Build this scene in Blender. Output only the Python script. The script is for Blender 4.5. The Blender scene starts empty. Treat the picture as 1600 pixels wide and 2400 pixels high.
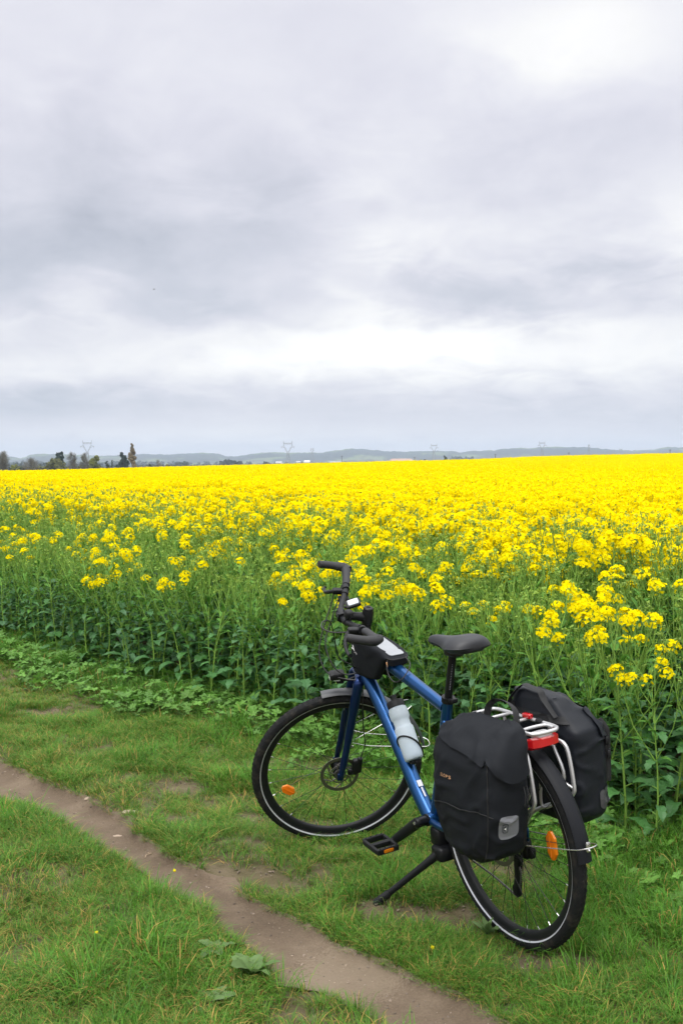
import bpy, bmesh, math, random
import numpy as np
from mathutils import Vector, Matrix, noise as mnoise

# ------------------------------------------------------------------ camera, sky, sun, exposure
sc = bpy.context.scene
C = sc.collection
R_ = math.radians
F, HOR, EYE, ROLL = 2448.63, 1082.87, 1.5714, -0.00412     # focal length in photo pixels, horizon row, eye height, roll
PITCH = math.atan((1200 - HOR) / F)
cam_d = bpy.data.cameras.new('camera')
cam = bpy.data.objects.new('camera', cam_d); C.objects.link(cam)
cam_d.sensor_fit = 'VERTICAL'; cam_d.sensor_height = 36.0; cam_d.lens = F / 2400 * 36.0
cam_d.clip_start = 0.05; cam_d.clip_end = 30000
cam.matrix_world = Matrix.Translation((0, 0, EYE)) @ Matrix.Rotation(math.pi / 2 - PITCH, 4, 'X') @ Matrix.Rotation(ROLL, 4, 'Z')
sc.camera = cam
sc.view_settings.view_transform = 'Standard'; sc.view_settings.look = 'None'
sc.view_settings.exposure = 0.0; sc.view_settings.gamma = 1.0; sc.view_settings.use_curve_mapping = False
cy = sc.cycles
cy.max_bounces = 8; cy.diffuse_bounces = 3; cy.glossy_bounces = 3; cy.transmission_bounces = 6; cy.transparent_max_bounces = 12
cy.volume_bounces = 0; cy.use_denoising = True; cy.caustics_reflective = False; cy.caustics_refractive = False
try:
    cy.denoiser = 'OPENIMAGEDENOISE'; cy.denoising_prefilter = 'ACCURATE'
except Exception: pass

SUN_EL, SUN_AZ = R_(56), R_(205)       # behind thin cloud, high over the camera's left shoulder
sun_d = bpy.data.lights.new('sun', 'SUN'); sun_d.energy = 1.5; sun_d.angle = R_(25); sun_d.color = (1.0, 0.965, 0.92)
sun = bpy.data.objects.new('sun', sun_d); C.objects.link(sun)
sdir = Vector((math.sin(SUN_AZ) * math.cos(SUN_EL), math.cos(SUN_AZ) * math.cos(SUN_EL), math.sin(SUN_EL)))
sun.rotation_euler = sdir.to_track_quat('Z', 'Y').to_euler()

class NG:
    """small node-graph writer"""
    def __init__(s, tree): s.t = tree; s.n = tree.nodes; s.l = tree.links
    def node(s, typ, **kw):
        nd = s.n.new(typ)
        for k, v in kw.items(): setattr(nd, k, v)
        return nd
    def put(s, sock, v):
        if isinstance(v, bpy.types.NodeSocket): s.l.new(v, sock)
        elif v is not None:
            try: sock.default_value = v
            except Exception: sock.default_value = (*v, 1.0)
    def m(s, op, a, b=None, c=None, clamp=False):
        nd = s.n.new('ShaderNodeMath'); nd.operation = op; nd.use_clamp = clamp
        s.put(nd.inputs[0], a)
        if b is not None: s.put(nd.inputs[1], b)
        if c is not None: s.put(nd.inputs[2], c)
        return nd.outputs[0]
    def noise(s, vec, scale, detail=4, rough=.55, dist=0.0, dim='3D'):
        nd = s.n.new('ShaderNodeTexNoise'); nd.noise_dimensions = dim
        s.put(nd.inputs['Vector'], vec); nd.inputs['Scale'].default_value = scale; nd.inputs['Detail'].default_value = detail
        nd.inputs['Roughness'].default_value = rough; nd.inputs['Distortion'].default_value = dist
        return nd.outputs[0]
    def ramp(s, fac, stops, interp='LINEAR'):
        nd = s.n.new('ShaderNodeValToRGB'); nd.color_ramp.interpolation = interp
        e = nd.color_ramp.elements
        while len(e) < len(stops): e.new(0.5)
        for i, (p, c) in enumerate(stops):
            e[i].position = p; e[i].color = (*c, 1) if not isinstance(c, (int, float)) else (c, c, c, 1)
        s.put(nd.inputs[0], fac); return nd.outputs[0]
    def mix(s, fac, a, b, blend='MIX'):
        nd = s.n.new('ShaderNodeMix'); nd.data_type = 'RGBA'; nd.blend_type = blend
        s.put(nd.inputs[0], fac); s.put(nd.inputs[6], a); s.put(nd.inputs[7], b)
        return nd.outputs[2]

def make_world():
    w = bpy.data.worlds.new('World'); sc.world = w; w.use_nodes = True
    g = NG(w.node_tree); g.n.clear()
    out = g.node('ShaderNodeOutputWorld'); bg = g.node('ShaderNodeBackground'); g.l.new(bg.outputs[0], out.inputs[0])
    bg.inputs[1].default_value = 0.1
    sky = g.node('ShaderNodeTexSky', sky_type='NISHITA', sun_disc=False, sun_elevation=SUN_EL, sun_rotation=SUN_AZ)
    tc = g.node('ShaderNodeTexCoord'); sep = g.node('ShaderNodeSeparateXYZ'); g.l.new(tc.outputs['Generated'], sep.inputs[0])
    x, y, z = sep.outputs
    az = g.m('MULTIPLY', g.m('ARCTAN2', x, y), 180 / math.pi); el = g.m('MULTIPLY', g.m('ARCSINE', z), 180 / math.pi)
    # cloud-deck coordinates: the flat cloud base seen from below, so that detail shrinks towards the horizon
    zz = g.m('ADD', g.m('MAXIMUM', z, 0.0), 0.24)
    cmb = g.node('ShaderNodeCombineXYZ'); g.put(cmb.inputs[0], g.m('DIVIDE', x, zz)); g.put(cmb.inputs[1], g.m('DIVIDE', y, zz)); cmb.inputs[2].default_value = 3.3
    deck = cmb.outputs[0]
    n1 = g.noise(deck, 1.7, 5, .52, .35); n2 = g.noise(deck, 4.8, 6, .55, .5); n3 = g.noise(deck, 0.55, 3, .5)
    # directions bent a little by noise so that the banks get ragged edges
    wa = g.m('MULTIPLY', g.m('SUBTRACT', n1, .5), 7.0); we = g.m('MULTIPLY', g.m('MULTIPLY', g.m('SUBTRACT', n2, .5), 4.2), g.m('MAXIMUM', g.m('DIVIDE', el, 7.0, clamp=True), .25))
    wa2 = g.m('MULTIPLY', g.m('SUBTRACT', n2, .5), 5.0)
    A = g.m('ADD', az, g.m('ADD', wa, wa2)); E = g.m('ADD', el, we)
    tot = None
    for (a0, e0, sa, se, amp) in BANKS:
        da = g.m('DIVIDE', g.m('SUBTRACT', A, a0), sa); de = g.m('DIVIDE', g.m('SUBTRACT', E, e0), se)
        q = g.m('ADD', g.m('MULTIPLY', da, da), g.m('MULTIPLY', de, de))
        v = g.m('MULTIPLY', g.m('EXPONENT', g.m('MULTIPLY', q, -1.0)), amp)
        tot = v if tot is None else g.m('ADD', tot, v)
    # ragged lower rim of the grey deck, with lighter cloud seen under it
    n4 = g.noise(deck, 10.0, 6, .6, .6)
    cm3 = g.node('ShaderNodeCombineXYZ'); g.put(cm3.inputs[0], g.m('MULTIPLY', az, .17)); g.put(cm3.inputs[1], g.m('MULTIPLY', el, .27)); cm3.inputs[2].default_value = 1.7
    n5 = g.noise(cm3.outputs[0], 1.0, 7, .56, .25)
    rim = g.m('ADD', g.m('ADD', el, g.m('MULTIPLY', g.m('SUBTRACT', n5, .5), 6.5)), g.m('MULTIPLY', g.m('SUBTRACT', n4, .5), 1.2))
    under = g.m('MULTIPLY', g.m('DIVIDE', g.m('SUBTRACT', 7.7, rim), .75, clamp=True), g.m('DIVIDE', g.m('SUBTRACT', el, 3.6), 1.6, clamp=True))
    tot = g.m('ADD', tot, g.m('MULTIPLY', under, .085))
    fine = g.m('ADD', g.m('MULTIPLY', g.m('SUBTRACT', n2, .5), .15), g.m('MULTIPLY', g.m('SUBTRACT', n1, .5), .13))
    # smooth streaks lying level near the horizon
    cm2 = g.node('ShaderNodeCombineXYZ'); g.put(cm2.inputs[0], g.m('MULTIPLY', az, .05)); g.put(cm2.inputs[1], g.m('MULTIPLY', el, .75))
    st = g.noise(cm2.outputs[0], 1.0, 4, .5, .3)
    low = g.m('SUBTRACT', 1.0, g.m('DIVIDE', el, 9.0), clamp=True)
    fine = g.m('ADD', fine, g.m('MULTIPLY', g.m('MULTIPLY', g.m('SUBTRACT', st, .5), low), .08))
    bil = g.m('MULTIPLY', g.m('DIVIDE', el, 5.0, clamp=True), g.m('SUBTRACT', 1.0, g.m('DIVIDE', g.m('SUBTRACT', el, 12.0), 14.0, clamp=True)))
    fine = g.m('ADD', fine, g.m('MULTIPLY', g.m('MULTIPLY', g.m('SUBTRACT', n5, .48), bil), .34))
    val = g.m('ADD', g.m('ADD', 0.815, tot), fine)
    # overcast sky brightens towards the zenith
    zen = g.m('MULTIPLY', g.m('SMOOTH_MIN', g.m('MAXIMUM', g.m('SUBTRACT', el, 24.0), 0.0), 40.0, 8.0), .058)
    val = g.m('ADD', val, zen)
    # added fill: the unseen sky behind the camera is brightened to light the crop
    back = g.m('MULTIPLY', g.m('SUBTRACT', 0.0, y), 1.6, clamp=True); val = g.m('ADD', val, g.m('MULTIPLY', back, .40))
    val = g.m('MAXIMUM', val, .2)
    t = g.m('DIVIDE', g.m('SUBTRACT', val, .45), .55, clamp=True)
    tint = g.ramp(t, [(0.0, (.78, .91, 1.10)), (.35, (.895, .95, 1.08)), (.62, (.955, .965, 1.06)), (1.0, (1.0, 1.0, 1.005))])
    up = g.m('DIVIDE', g.m('SUBTRACT', el, 7.0), 12.0, clamp=True)
    tint = g.mix(g.m('MULTIPLY', up, g.m('SUBTRACT', 1.0, t)), tint, (.955, .945, 1.085, 1))
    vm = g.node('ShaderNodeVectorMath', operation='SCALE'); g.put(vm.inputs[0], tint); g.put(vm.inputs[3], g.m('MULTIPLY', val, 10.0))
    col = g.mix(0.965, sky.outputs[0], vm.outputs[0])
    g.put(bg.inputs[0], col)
    w.cycles.sampling_method = 'MANUAL'; w.cycles.sample_map_resolution = 512
# brighter and darker banks of the cloud deck: azimuth, elevation, half widths (degrees), amount
BANKS = [(12.5, 21.5, 6.5, 2.6, .21), (-17, 11.5, 9, 3.6, -.17), (-9, 13, 8, 3.5, -.06), (-3, 11.5, 6, 2.6, -.07), (1.5, 14.5, 9, 2.6, -.03),
         (2.5, 6.3, 7.5, 1.4, .26), (-7, 5.4, 7, 1.1, .08), (13, 5.6, 8, 1.6, .13), (-14.2, 8.7, 2.6, 1.6, .16), (-7.5, 8.2, 4.0, 1.1, -.10),
         (9.5, 8.9, 6.5, 1.35, -.13), (1.0, 8.9, 1.3, 1.5, .12), (2.2, 14.6, 2.6, 1.1, .08), (5.0, 12.0, 3.4, 1.4, .12), (17, 12, 4, 2.4, .14),
         (-18, 3.2, 9, .9, -.15), (-2, 3.0, 12, .8, -.03), (12, 2.6, 10, 1.0, -.045), (-2, 23, 16, 5, .03), (-14, 17, 3, 2, -.05), (-9, 1.5, 14, .6, .07), (17, 17, 6, 3, -.02)]
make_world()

# ------------------------------------------------------------------ helpers
def tag(o, label=None, cat=None, group=None, kind=None):
    if label: o['label'] = label
    if cat: o['category'] = cat
    if group: o['group'] = group
    if kind: o['kind'] = kind
    return o
def empty(name, M, label, cat, group=None):
    o = bpy.data.objects.new(name, None); C.objects.link(o); o.matrix_world = M; o.empty_display_size = .05
    return tag(o, label, cat, group)
def smoothstep(a, b, x):
    t = np.clip((np.asarray(x, float) - a) / (b - a), 0, 1); return t * t * (3 - 2 * t)
def rng(seed): return np.random.default_rng(seed)

class MB:
    """collects shapes; build() links them as one mesh object"""
    def __init__(s): s.v = []; s.f = []; s.mi = []; s.off = Vector((0, 0, 0)); s.cur = 0
    def add(s, verts, faces, mi=None):
        b = len(s.v); s.v.extend([tuple(map(float, p)) for p in verts])
        s.f.extend([tuple(i + b for i in f) for f in faces]); s.mi.extend([s.cur if mi is None else mi] * len(faces))
        return s
    def tube(s, pts, r, n=10, closed=False, cap=True, up=None, asp=1.0):
        P = np.array(pts, float); k = len(P); r = np.broadcast_to(np.asarray(r, float), (k,))
        if closed: T = np.roll(P, -1, 0) - np.roll(P, 1, 0)
        else: T = np.gradient(P, axis=0)
        T /= np.linalg.norm(T, axis=1)[:, None] + 1e-12
        u0 = np.array(up if up is not None else ((0, 0, 1) if abs(T[0][2]) < .9 else (1, 0, 0)), float)
        a = 2 * np.pi * np.arange(n) / n; V = []
        for i in range(k):
            u0 = u0 - T[i] * (u0 @ T[i]); u0 /= np.linalg.norm(u0) + 1e-12
            w = np.cross(T[i], u0)
            V.append(P[i] + r[i] * (np.outer(np.cos(a), u0) + asp * np.outer(np.sin(a), w)))
        Fc = []
        for i in range(k if closed else k - 1):
            j = (i + 1) % k
            for q in range(n): Fc.append((i * n + q, i * n + (q + 1) % n, j * n + (q + 1) % n, j * n + q))
        if cap and not closed: Fc += [tuple(range(n))[::-1], tuple((k - 1) * n + q for q in range(n))]
        return s.add(np.concatenate(V), Fc)
    def loft(s, loops, cap=True, closed=False):
        n = len(loops[0]); k = len(loops); Fc = []
        for i in range(k if closed else k - 1):
            j = (i + 1) % k
            for q in range(n): Fc.append((i * n + q, i * n + (q + 1) % n, j * n + (q + 1) % n, j * n + q))
        if cap and not closed: Fc += [tuple(range(n))[::-1], tuple((k - 1) * n + q for q in range(n))]
        return s.add(np.concatenate([np.asarray(l, float) for l in loops]), Fc)
    def rbox(s, c, h, M=None, r=.2, n=16, e=5.0):
        """rounded box: half sizes h, loft of superellipses"""
        loops = []
        for t, k in ((-1, 1 - r), (-1 + r * .35, 1 - r * .28), (-1 + r, 1), (1 - r, 1), (1 - r * .35, 1 - r * .28), (1, 1 - r)):
            a = 2 * np.pi * np.arange(n) / n + .01
            cx = np.sign(np.cos(a)) * np.abs(np.cos(a)) ** (2 / e); sy = np.sign(np.sin(a)) * np.abs(np.sin(a)) ** (2 / e)
            L = np.stack([cx * h[0] * k, sy * h[1] * k, np.full(n, t * h[2])], 1)
            if M is not None: L = L @ np.array(M, float).T
            loops.append(L + np.array(c, float))
        return s.loft(loops)
    def lathe(s, o, ax, prof, n=24):
        """prof: (along, radius)"""
        o = np.array(o, float); ax = np.array(ax, float); ax /= np.linalg.norm(ax)
        u = np.cross(ax, (0, 0, 1) if abs(ax[2]) < .9 else (1, 0, 0)); u /= np.linalg.norm(u); w = np.cross(ax, u)
        a = 2 * np.pi * np.arange(n) / n; ring = np.outer(np.cos(a), u) + np.outer(np.sin(a), w)
        return s.loft([o + ax * t + ring * r for t, r in prof])
    def ball(s, c, r, n=10, m=7):
        c = np.array(c, float); r = np.broadcast_to(np.asarray(r, float), (3,)); loops = []
        for i in range(m + 1):
            p = math.pi * (i + .02) / (m + .04) - math.pi / 2
            a = 2 * np.pi * np.arange(n) / n
            loops.append(c + r * np.stack([np.cos(a) * math.cos(p), np.sin(a) * math.cos(p), np.full(n, math.sin(p))], 1))
        return s.loft(loops)
    def mesh(s, name, mats, smooth=35):
        me = bpy.data.meshes.new(name); me.from_pydata(s.v, [], s.f)
        for m in (mats if isinstance(mats, (list, tuple)) else [mats]): me.materials.append(m)
        if any(s.mi): me.polygons.foreach_set('material_index', s.mi)
        if smooth is not None:
            me.polygons.foreach_set('use_smooth', [True] * len(me.polygons))
            if smooth < 180:
                try: me.set_sharp_from_angle(angle=R_(smooth))
                except Exception: pass
        me.update(); return me
    def build(s, name, mats, parent=None, smooth=35, fn=None, M=None):
        if fn is not None: s.v = [tuple(p) for p in fn(np.array(s.v))]
        me = s.mesh(name, mats, smooth); o = bpy.data.objects.new(name, me); C.objects.link(o)
        if parent is not None: o.parent = parent
        if M is not None: o.matrix_world = M
        return o
def spline(pts, n=8):
    """Catmull-Rom through the points"""
    P = np.array(pts, float); P = np.concatenate([[2 * P[0] - P[1]], P, [2 * P[-1] - P[-2]]]); o = []
    for i in range(1, len(P) - 2):
        for t in np.arange(n) / n:
            a, b, c, d = P[i - 1:i + 3]
            o.append(.5 * (2 * b + (c - a) * t + (2 * a - 5 * b + 4 * c - d) * t * t + (3 * b - a - 3 * c + d) * t ** 3))
    o.append(P[-2]); return np.array(o)

def mat(name, col, rough=.5, metal=0.0, var=.12, vscale=30, bump=0.0, bscale=60, coat=0.0, spec=.5, transl=0.0, tcol=None, objrand=0.0, pos=False, detail=4):
    m = bpy.data.materials.new(name); m.use_nodes = True; g = NG(m.node_tree)
    b = g.n['Principled BSDF']; out = g.n['Material Output']
    tc = g.node('ShaderNodeTexCoord'); vec = tc.outputs['Object']
    if pos: vec = g.node('ShaderNodeNewGeometry').outputs['Position']
    c = (*col, 1)
    if var:
        n = g.noise(vec, vscale, detail)
        c = g.mix(n, tuple(v * (1 - var) for v in col) + (1,), tuple(min(1, v * (1 + var)) for v in col) + (1,))
    if objrand:
        oi = g.node('ShaderNodeObjectInfo'); k = g.m('ADD', g.m('MULTIPLY', oi.outputs['Random'], objrand * 2), 1 - objrand)
        vm = g.node('ShaderNodeVectorMath', operation='SCALE'); g.put(vm.inputs[0], c); g.put(vm.inputs[3], k); c = vm.outputs[0]
    g.put(b.inputs['Base Color'], c)
    b.inputs['Roughness'].default_value = rough; b.inputs['Metallic'].default_value = metal
    b.inputs['Coat Weight'].default_value = coat; b.inputs['Coat Roughness'].default_value = .08
    b.inputs['Specular IOR Level'].default_value = spec
    if bump:
        bn = g.node('ShaderNodeBump'); bn.inputs['Strength'].default_value = min(1, bump); bn.inputs['Distance'].default_value = .002
        g.put(bn.inputs['Height'], g.noise(vec, bscale, 5)); g.l.new(bn.outputs[0], b.inputs['Normal'])
    if transl:
        tr = g.node('ShaderNodeBsdfTranslucent'); g.put(tr.inputs[0], tcol + (1,) if tcol else c)
        mx = g.node('ShaderNodeMixShader'); mx.inputs[0].default_value = transl
        g.l.new(b.outputs[0], mx.inputs[1]); g.l.new(tr.outputs[0], mx.inputs[2]); g.l.new(mx.outputs[0], out.inputs['Surface'])
    return m

def scatter(name, pts, idx, rot, scl, protos, label, cat=None):
    """one stuff object: prototypes (not linked to the scene) set out on its points by geometry nodes"""
    me = bpy.data.meshes.new(name); n = len(pts)
    me.vertices.add(n); me.vertices.foreach_set('co', np.asarray(pts, np.float32).ravel())
    a = me.attributes.new('idx', 'INT', 'POINT'); a.data.foreach_set('value', np.asarray(idx, np.int32))
    a = me.attributes.new('rot', 'FLOAT_VECTOR', 'POINT'); a.data.foreach_set('vector', np.asarray(rot, np.float32).ravel())
    a = me.attributes.new('scl', 'FLOAT_VECTOR', 'POINT'); a.data.foreach_set('vector', np.asarray(scl, np.float32).ravel())
    o = bpy.data.objects.new(name, me); C.objects.link(o)
    col = bpy.data.collections.new(name + '_kinds')
    for i, p in enumerate(protos):
        q = bpy.data.objects.new('%s_kind_%03d' % (name, i), p); col.objects.link(q)
    ng = bpy.data.node_groups.new(name + '_scatter', 'GeometryNodeTree')
    ng.interface.new_socket('Geometry', in_out='INPUT', socket_type='NodeSocketGeometry')
    ng.interface.new_socket('Geometry', in_out='OUTPUT', socket_type='NodeSocketGeometry')
    gi = ng.nodes.new('NodeGroupInput'); go = ng.nodes.new('NodeGroupOutput')
    ip = ng.nodes.new('GeometryNodeInstanceOnPoints'); ci = ng.nodes.new('GeometryNodeCollectionInfo')
    ci.inputs[0].default_value = col; ci.inputs[1].default_value = True; ci.inputs[2].default_value = True
    def na(nm, ty):
        q = ng.nodes.new('GeometryNodeInputNamedAttribute'); q.data_type = ty; q.inputs[0].default_value = nm; return q.outputs[0]
    L = ng.links.new
    L(gi.outputs[0], ip.inputs['Points']); L(ci.outputs[0], ip.inputs['Instance']); ip.inputs['Pick Instance'].default_value = True
    L(na('idx', 'INT'), ip.inputs['Instance Index']); L(na('rot', 'FLOAT_VECTOR'), ip.inputs['Rotation']); L(na('scl', 'FLOAT_VECTOR'), ip.inputs['Scale'])
    L(ip.outputs[0], go.inputs[0])
    md = o.modifiers.new('scatter', 'NODES'); md.node_group = ng
    return tag(o, label, cat, kind='stuff')

# where things stand on the plan, measured along the lines of sight of the survey photo
def sight(px, py):
    c, s = math.cos(-ROLL), math.sin(-ROLL); X0, Y0 = px - 800, py - 1200
    X1, Y1 = X0 * c - Y0 * s, X0 * s + Y0 * c
    return np.array([X1, F * math.cos(PITCH) - Y1 * math.sin(PITCH), -F * math.sin(PITCH) - Y1 * math.cos(PITCH)])
def on_ground(px, py, h=0.0):
    d = sight(px, py); p = np.array([0, 0, EYE]) + d * (h - EYE) / d[2]; return p[0], p[1]
def at_dist(px, py, D):
    d = sight(px, py); return np.array([0, 0, EYE]) + d * D / d[1]
HAZE = 0.00015
# ------------------------------------------------------------------ the bicycle's stance (needed by the ground under it)
BX, BY, TH, LEAN, BP, STEER = 0.56324, 3.34155, 2.08423, 0.0702, -0.01698, 1.23525
BM = Matrix.Translation((BX, BY, 0)) @ Matrix.Rotation(TH, 4, 'Z') @ Matrix.Rotation(-LEAN, 4, 'X') @ Matrix.Rotation(-BP, 4, 'Y')
WB, WR = 1.0853, 0.352
HA, OFF = 1.23712, 0.05329
AU = np.array([-math.cos(HA), 0, math.sin(HA)]); AN = np.array([math.sin(HA), 0, math.cos(HA)])
P0 = np.array([WB, 0, WR]) - AN * OFF
def SL(P):
    """steered frame (forward, left, along the steering axis) -> bicycle frame"""
    P = np.atleast_2d(np.asarray(P, float)); Q = np.outer(P[:, 0], AN) + np.outer(P[:, 1], (0, 1, 0)) + np.outer(P[:, 2], AU)
    c, s = math.cos(STEER), math.sin(STEER)
    return P0 + Q * c + np.cross(AU, Q) * s + np.outer(Q @ AU, AU) * (1 - c)
def to_world(P):
    M = np.array(BM); return np.atleast_2d(P) @ M[:3, :3].T + M[:3, 3]
_t = np.linspace(0, 2 * np.pi, 361)
_fw = to_world(SL(np.stack([OFF + WR * np.cos(_t), 0 * _t, WR * np.sin(_t)], 1)))
_i = _fw[:, 2].argmin(); FRONT_TOUCH = _fw[_i]
REAR_TOUCH = to_world([[0, 0, 0]])[0]
FOOT = np.array([*on_ground(880, 2117), 0.0])

# ------------------------------------------------------------------ ground
EDGE_X = [-60, -8, -3.13, -2.58, -1.47, -.61, .37, 1.1, 1.39, 2.2, 4, 12]
EDGE_Y = [79, 16, 9.5, 8.81, 7.45, 6.62, 5.58, 4.62, 4.24, 3.3, 1.2, -9]
def edge_y(x): return np.interp(x, EDGE_X, EDGE_Y)
def into_crop(x, y): return (np.asarray(y) - edge_y(x)) * .65
up_px = [(-160, 1725), (0, 1787), (97, 1828), (153, 1848), (224, 1884), (306, 1924), (316, 1955), (408, 2011), (485, 2052), (548, 2058), (571, 2098), (663, 2139), (740, 2182), (809, 2224), (924, 2267), (987, 2308), (1067, 2330), (1176, 2400), (1330, 2500), (1560, 2640)]
lo_px = [(-160, 1800), (0, 1858), (87, 1879), (168, 1935), (245, 1980), (337, 2026), (352, 2057), (440, 2090), (500, 2108), (505, 2149), (577, 2210), (653, 2297), (730, 2310), (769, 2313), (843, 2353), (912, 2400), (1080, 2500), (1290, 2640)]
UP = np.array([on_ground(*p) for p in up_px]); LO = np.array([on_ground(p[0], p[1] + (.017 if p[1] < 2200 else .006) * (p[1] - 1083)) for p in lo_px])
def resample(P, n):
    d = np.r_[0, np.cumsum(np.linalg.norm(np.diff(P, axis=0), axis=1))]; t = np.linspace(0, d[-1], n)
    return np.stack([np.interp(t, d, P[:, 0]), np.interp(t, d, P[:, 1])], 1)
NP_ = 300
UPr, LOr = resample(UP, NP_), resample(LO, NP_)
PC = (UPr + LOr) / 2; PH = np.linalg.norm(UPr - LOr, axis=1) / 2
def poly_dist(Q, P):
    out = np.full(len(Q), 1e9)
    for p, q in zip(P[:-1], P[1:]):
        d = q - p; t = np.clip(((Q - p) @ d) / (d @ d + 1e-12), 0, 1); out = np.minimum(out, np.linalg.norm(Q - p - t[:, None] * d, axis=1))
    return out
_UPc, _LOc = resample(UP, 110), resample(LO, 110)
_RIM = np.vstack([_UPc, _LOc[::-1]])
def path_t(x, y):
    """0 on the middle of the path, 1 at its rim, more outside it"""
    x = np.asarray(x, float); sh = x.shape; Q = np.stack([x.ravel(), np.asarray(y, float).ravel()], 1)
    res = np.full(len(Q), 9.0); near = (Q[:, 1] < 14) & (np.abs(Q[:, 0]) < 8) & (Q[:, 1] > 0)
    q = Q[near]
    if len(q):
        du, dl = poly_dist(q, _UPc), poly_dist(q, _LOc); ins = np.zeros(len(q), bool)
        for p, r in zip(_RIM, np.roll(_RIM, -1, 0)):
            c = (p[1] > q[:, 1]) != (r[1] > q[:, 1]); ins ^= c & (q[:, 0] < (r[0] - p[0]) * (q[:, 1] - p[1]) / (r[1] - p[1] + 1e-15) + p[0])
        res[near] = np.where(ins, np.abs(du - dl) / (du + dl + 1e-9), 1 + np.minimum(du, dl) / .16)
    return res.reshape(sh)
def vnoise(x, y, s, seed=0):
    """smooth value noise"""
    x = np.asarray(x, float) / s + 1000.3 + seed * 17.1; y = np.asarray(y, float) / s + 1000.7 + seed * 9.7
    xi, yi = np.floor(x).astype(np.int64), np.floor(y).astype(np.int64); fx, fy = x - xi, y - yi
    fx = fx * fx * (3 - 2 * fx); fy = fy * fy * (3 - 2 * fy)
    def h(a, b):
        n = (a * 374761393 + b * 668265263 + seed * 974634777) & 0x7fffffff; n = ((n ^ (n >> 13)) * 1274126177) & 0x7fffffff
        return ((n ^ (n >> 16)) & 0xffff) / 65535.0
    return (h(xi, yi) * (1 - fx) + h(xi + 1, yi) * fx) * (1 - fy) + (h(xi, yi + 1) * (1 - fx) + h(xi + 1, yi + 1) * fx) * fy
def far_rise(x, y):
    r = smoothstep(10, 100, y) * np.interp(x, [-36, -16, 0, 13, 19, 36], [-.62, -.16, .27, .52, .78, 1.05])
    return r - np.interp(y, [103, 600, 1500], [0, 4.5, 13.2])
def terrain(x, y):
    x = np.asarray(x, float); y = np.asarray(y, float)
    near = 1 - smoothstep(9, 14, np.hypot(x, y - 4))
    b = (vnoise(x, y, .5, 1) - .5) * .035 + (vnoise(x, y, .17, 2) - .5) * .018
    pt = path_t(x, y) if x.size < 900000 else np.full(x.shape, 9.0)
    z = near * (b * smoothstep(.6, 1.3, pt) - .03 * (1 - smoothstep(.65, 1.12, pt)) + (vnoise(x, y, .09, 3) - .5) * .004)
    for T, w in ((FRONT_TOUCH, .3), (REAR_TOUCH, .26), (FOOT, .12)):
        k = np.exp(-((x - T[0]) ** 2 + (y - T[1]) ** 2) / w ** 2); z = z * (1 - k) + (T[2] - .002) * k
    return z + far_rise(x, y)
def axis_pts(a, b, step, far, k=1.22):
    f = np.arange(a, b + step / 2, step); s = step; l = []; v = a
    while v > -far: s *= k; v -= s; l.append(v)
    s = step; r = []; v = f[-1]
    while v < far: s *= k; v += s; r.append(v)
    return np.r_[l[::-1], f, r]
def grid_mesh(name, X, Y, Z, m):
    ny, nx = X.shape; me = bpy.data.meshes.new(name)
    i = np.arange(ny * nx).reshape(ny, nx)
    Fq = np.stack([i[:-1, :-1], i[:-1, 1:], i[1:, 1:], i[1:, :-1]], -1).reshape(-1, 4)
    me.from_pydata(np.stack([X, Y, Z], -1).reshape(-1, 3).tolist(), [], Fq.tolist()); me.materials.append(m)
    me.polygons.foreach_set('use_smooth', [True] * len(me.polygons))
    o = bpy.data.objects.new(name, me); C.objects.link(o); return o

def soil_mat(name, cols, scale, spots=None, bump=.5, bsc=120, rough=.95):
    m = bpy.data.materials.new(name); m.use_nodes = True; g = NG(m.node_tree); b = g.n['Principled BSDF']
    pos = g.node('ShaderNodeNewGeometry').outputs['Position']
    n = g.noise(pos, scale, 8, .65, .3)
    c = g.ramp(n, cols)
    n2 = g.noise(pos, 160, 3, .6); c = g.mix(.55, c, g.ramp(n2, [(.3, .55), (.7, 1.0)]), 'MULTIPLY')
    if spots:
        for (px_, py_, rad, colr, amt) in spots:
            vd = g.node('ShaderNodeVectorMath', operation='DISTANCE'); g.put(vd.inputs[0], pos); vd.inputs[1].default_value = (px_, py_, 0)
            k = g.m('SUBTRACT', 1.0, g.m('DIVIDE', vd.outputs['Value'], rad), clamp=True)
            k = g.m('MULTIPLY', g.m('MULTIPLY', g.m('GREATER_THAN', g.m('ADD', g.m('MULTIPLY', k, .6), g.noise(pos, 110, 6, .8)), .82), amt), g.m('GREATER_THAN', k, .01))
            c = g.mix(k, c, (*colr, 1))
    g.put(b.inputs['Base Color'], c); b.inputs['Roughness'].default_value = rough; b.inputs['Specular IOR Level'].default_value = .2
    bn = g.node('ShaderNodeBump'); bn.inputs['Strength'].default_value = bump; bn.inputs['Distance'].default_value = .008
    h = g.m('ADD', g.noise(pos, bsc, 6, .7), g.m('MULTIPLY', g.noise(pos, 14, 4), 1.5)); g.put(bn.inputs['Height'], h); g.l.new(bn.outputs[0], b.inputs['Normal'])
    return m
M_ground = soil_mat('meadow_soil', [(.28, (.070, .066, .026)), (.5, (.125, .102, .056)), (.72, (.19, .148, .10))], 7.0, None, .9, 90)
sx, sy = on_ground(820, 2268)
sx2, sy2 = on_ground(745, 2290)
M_path = soil_mat('trodden_earth', [(.28, (.092, .066, .044)), (.5, (.160, .119, .083)), (.72, (.245, .190, .136))], 2.2,
                  [(sx, sy, .36, (.27, .215, .155), .42), (sx2, sy2, .18, (.24, .19, .14), .3)], .9, 90)
gx = axis_pts(-4.2, 3.0, .04, 12000); gy = axis_pts(1.8, 11.0, .04, 12000)
X, Y = np.meshgrid(gx, gy)
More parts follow.
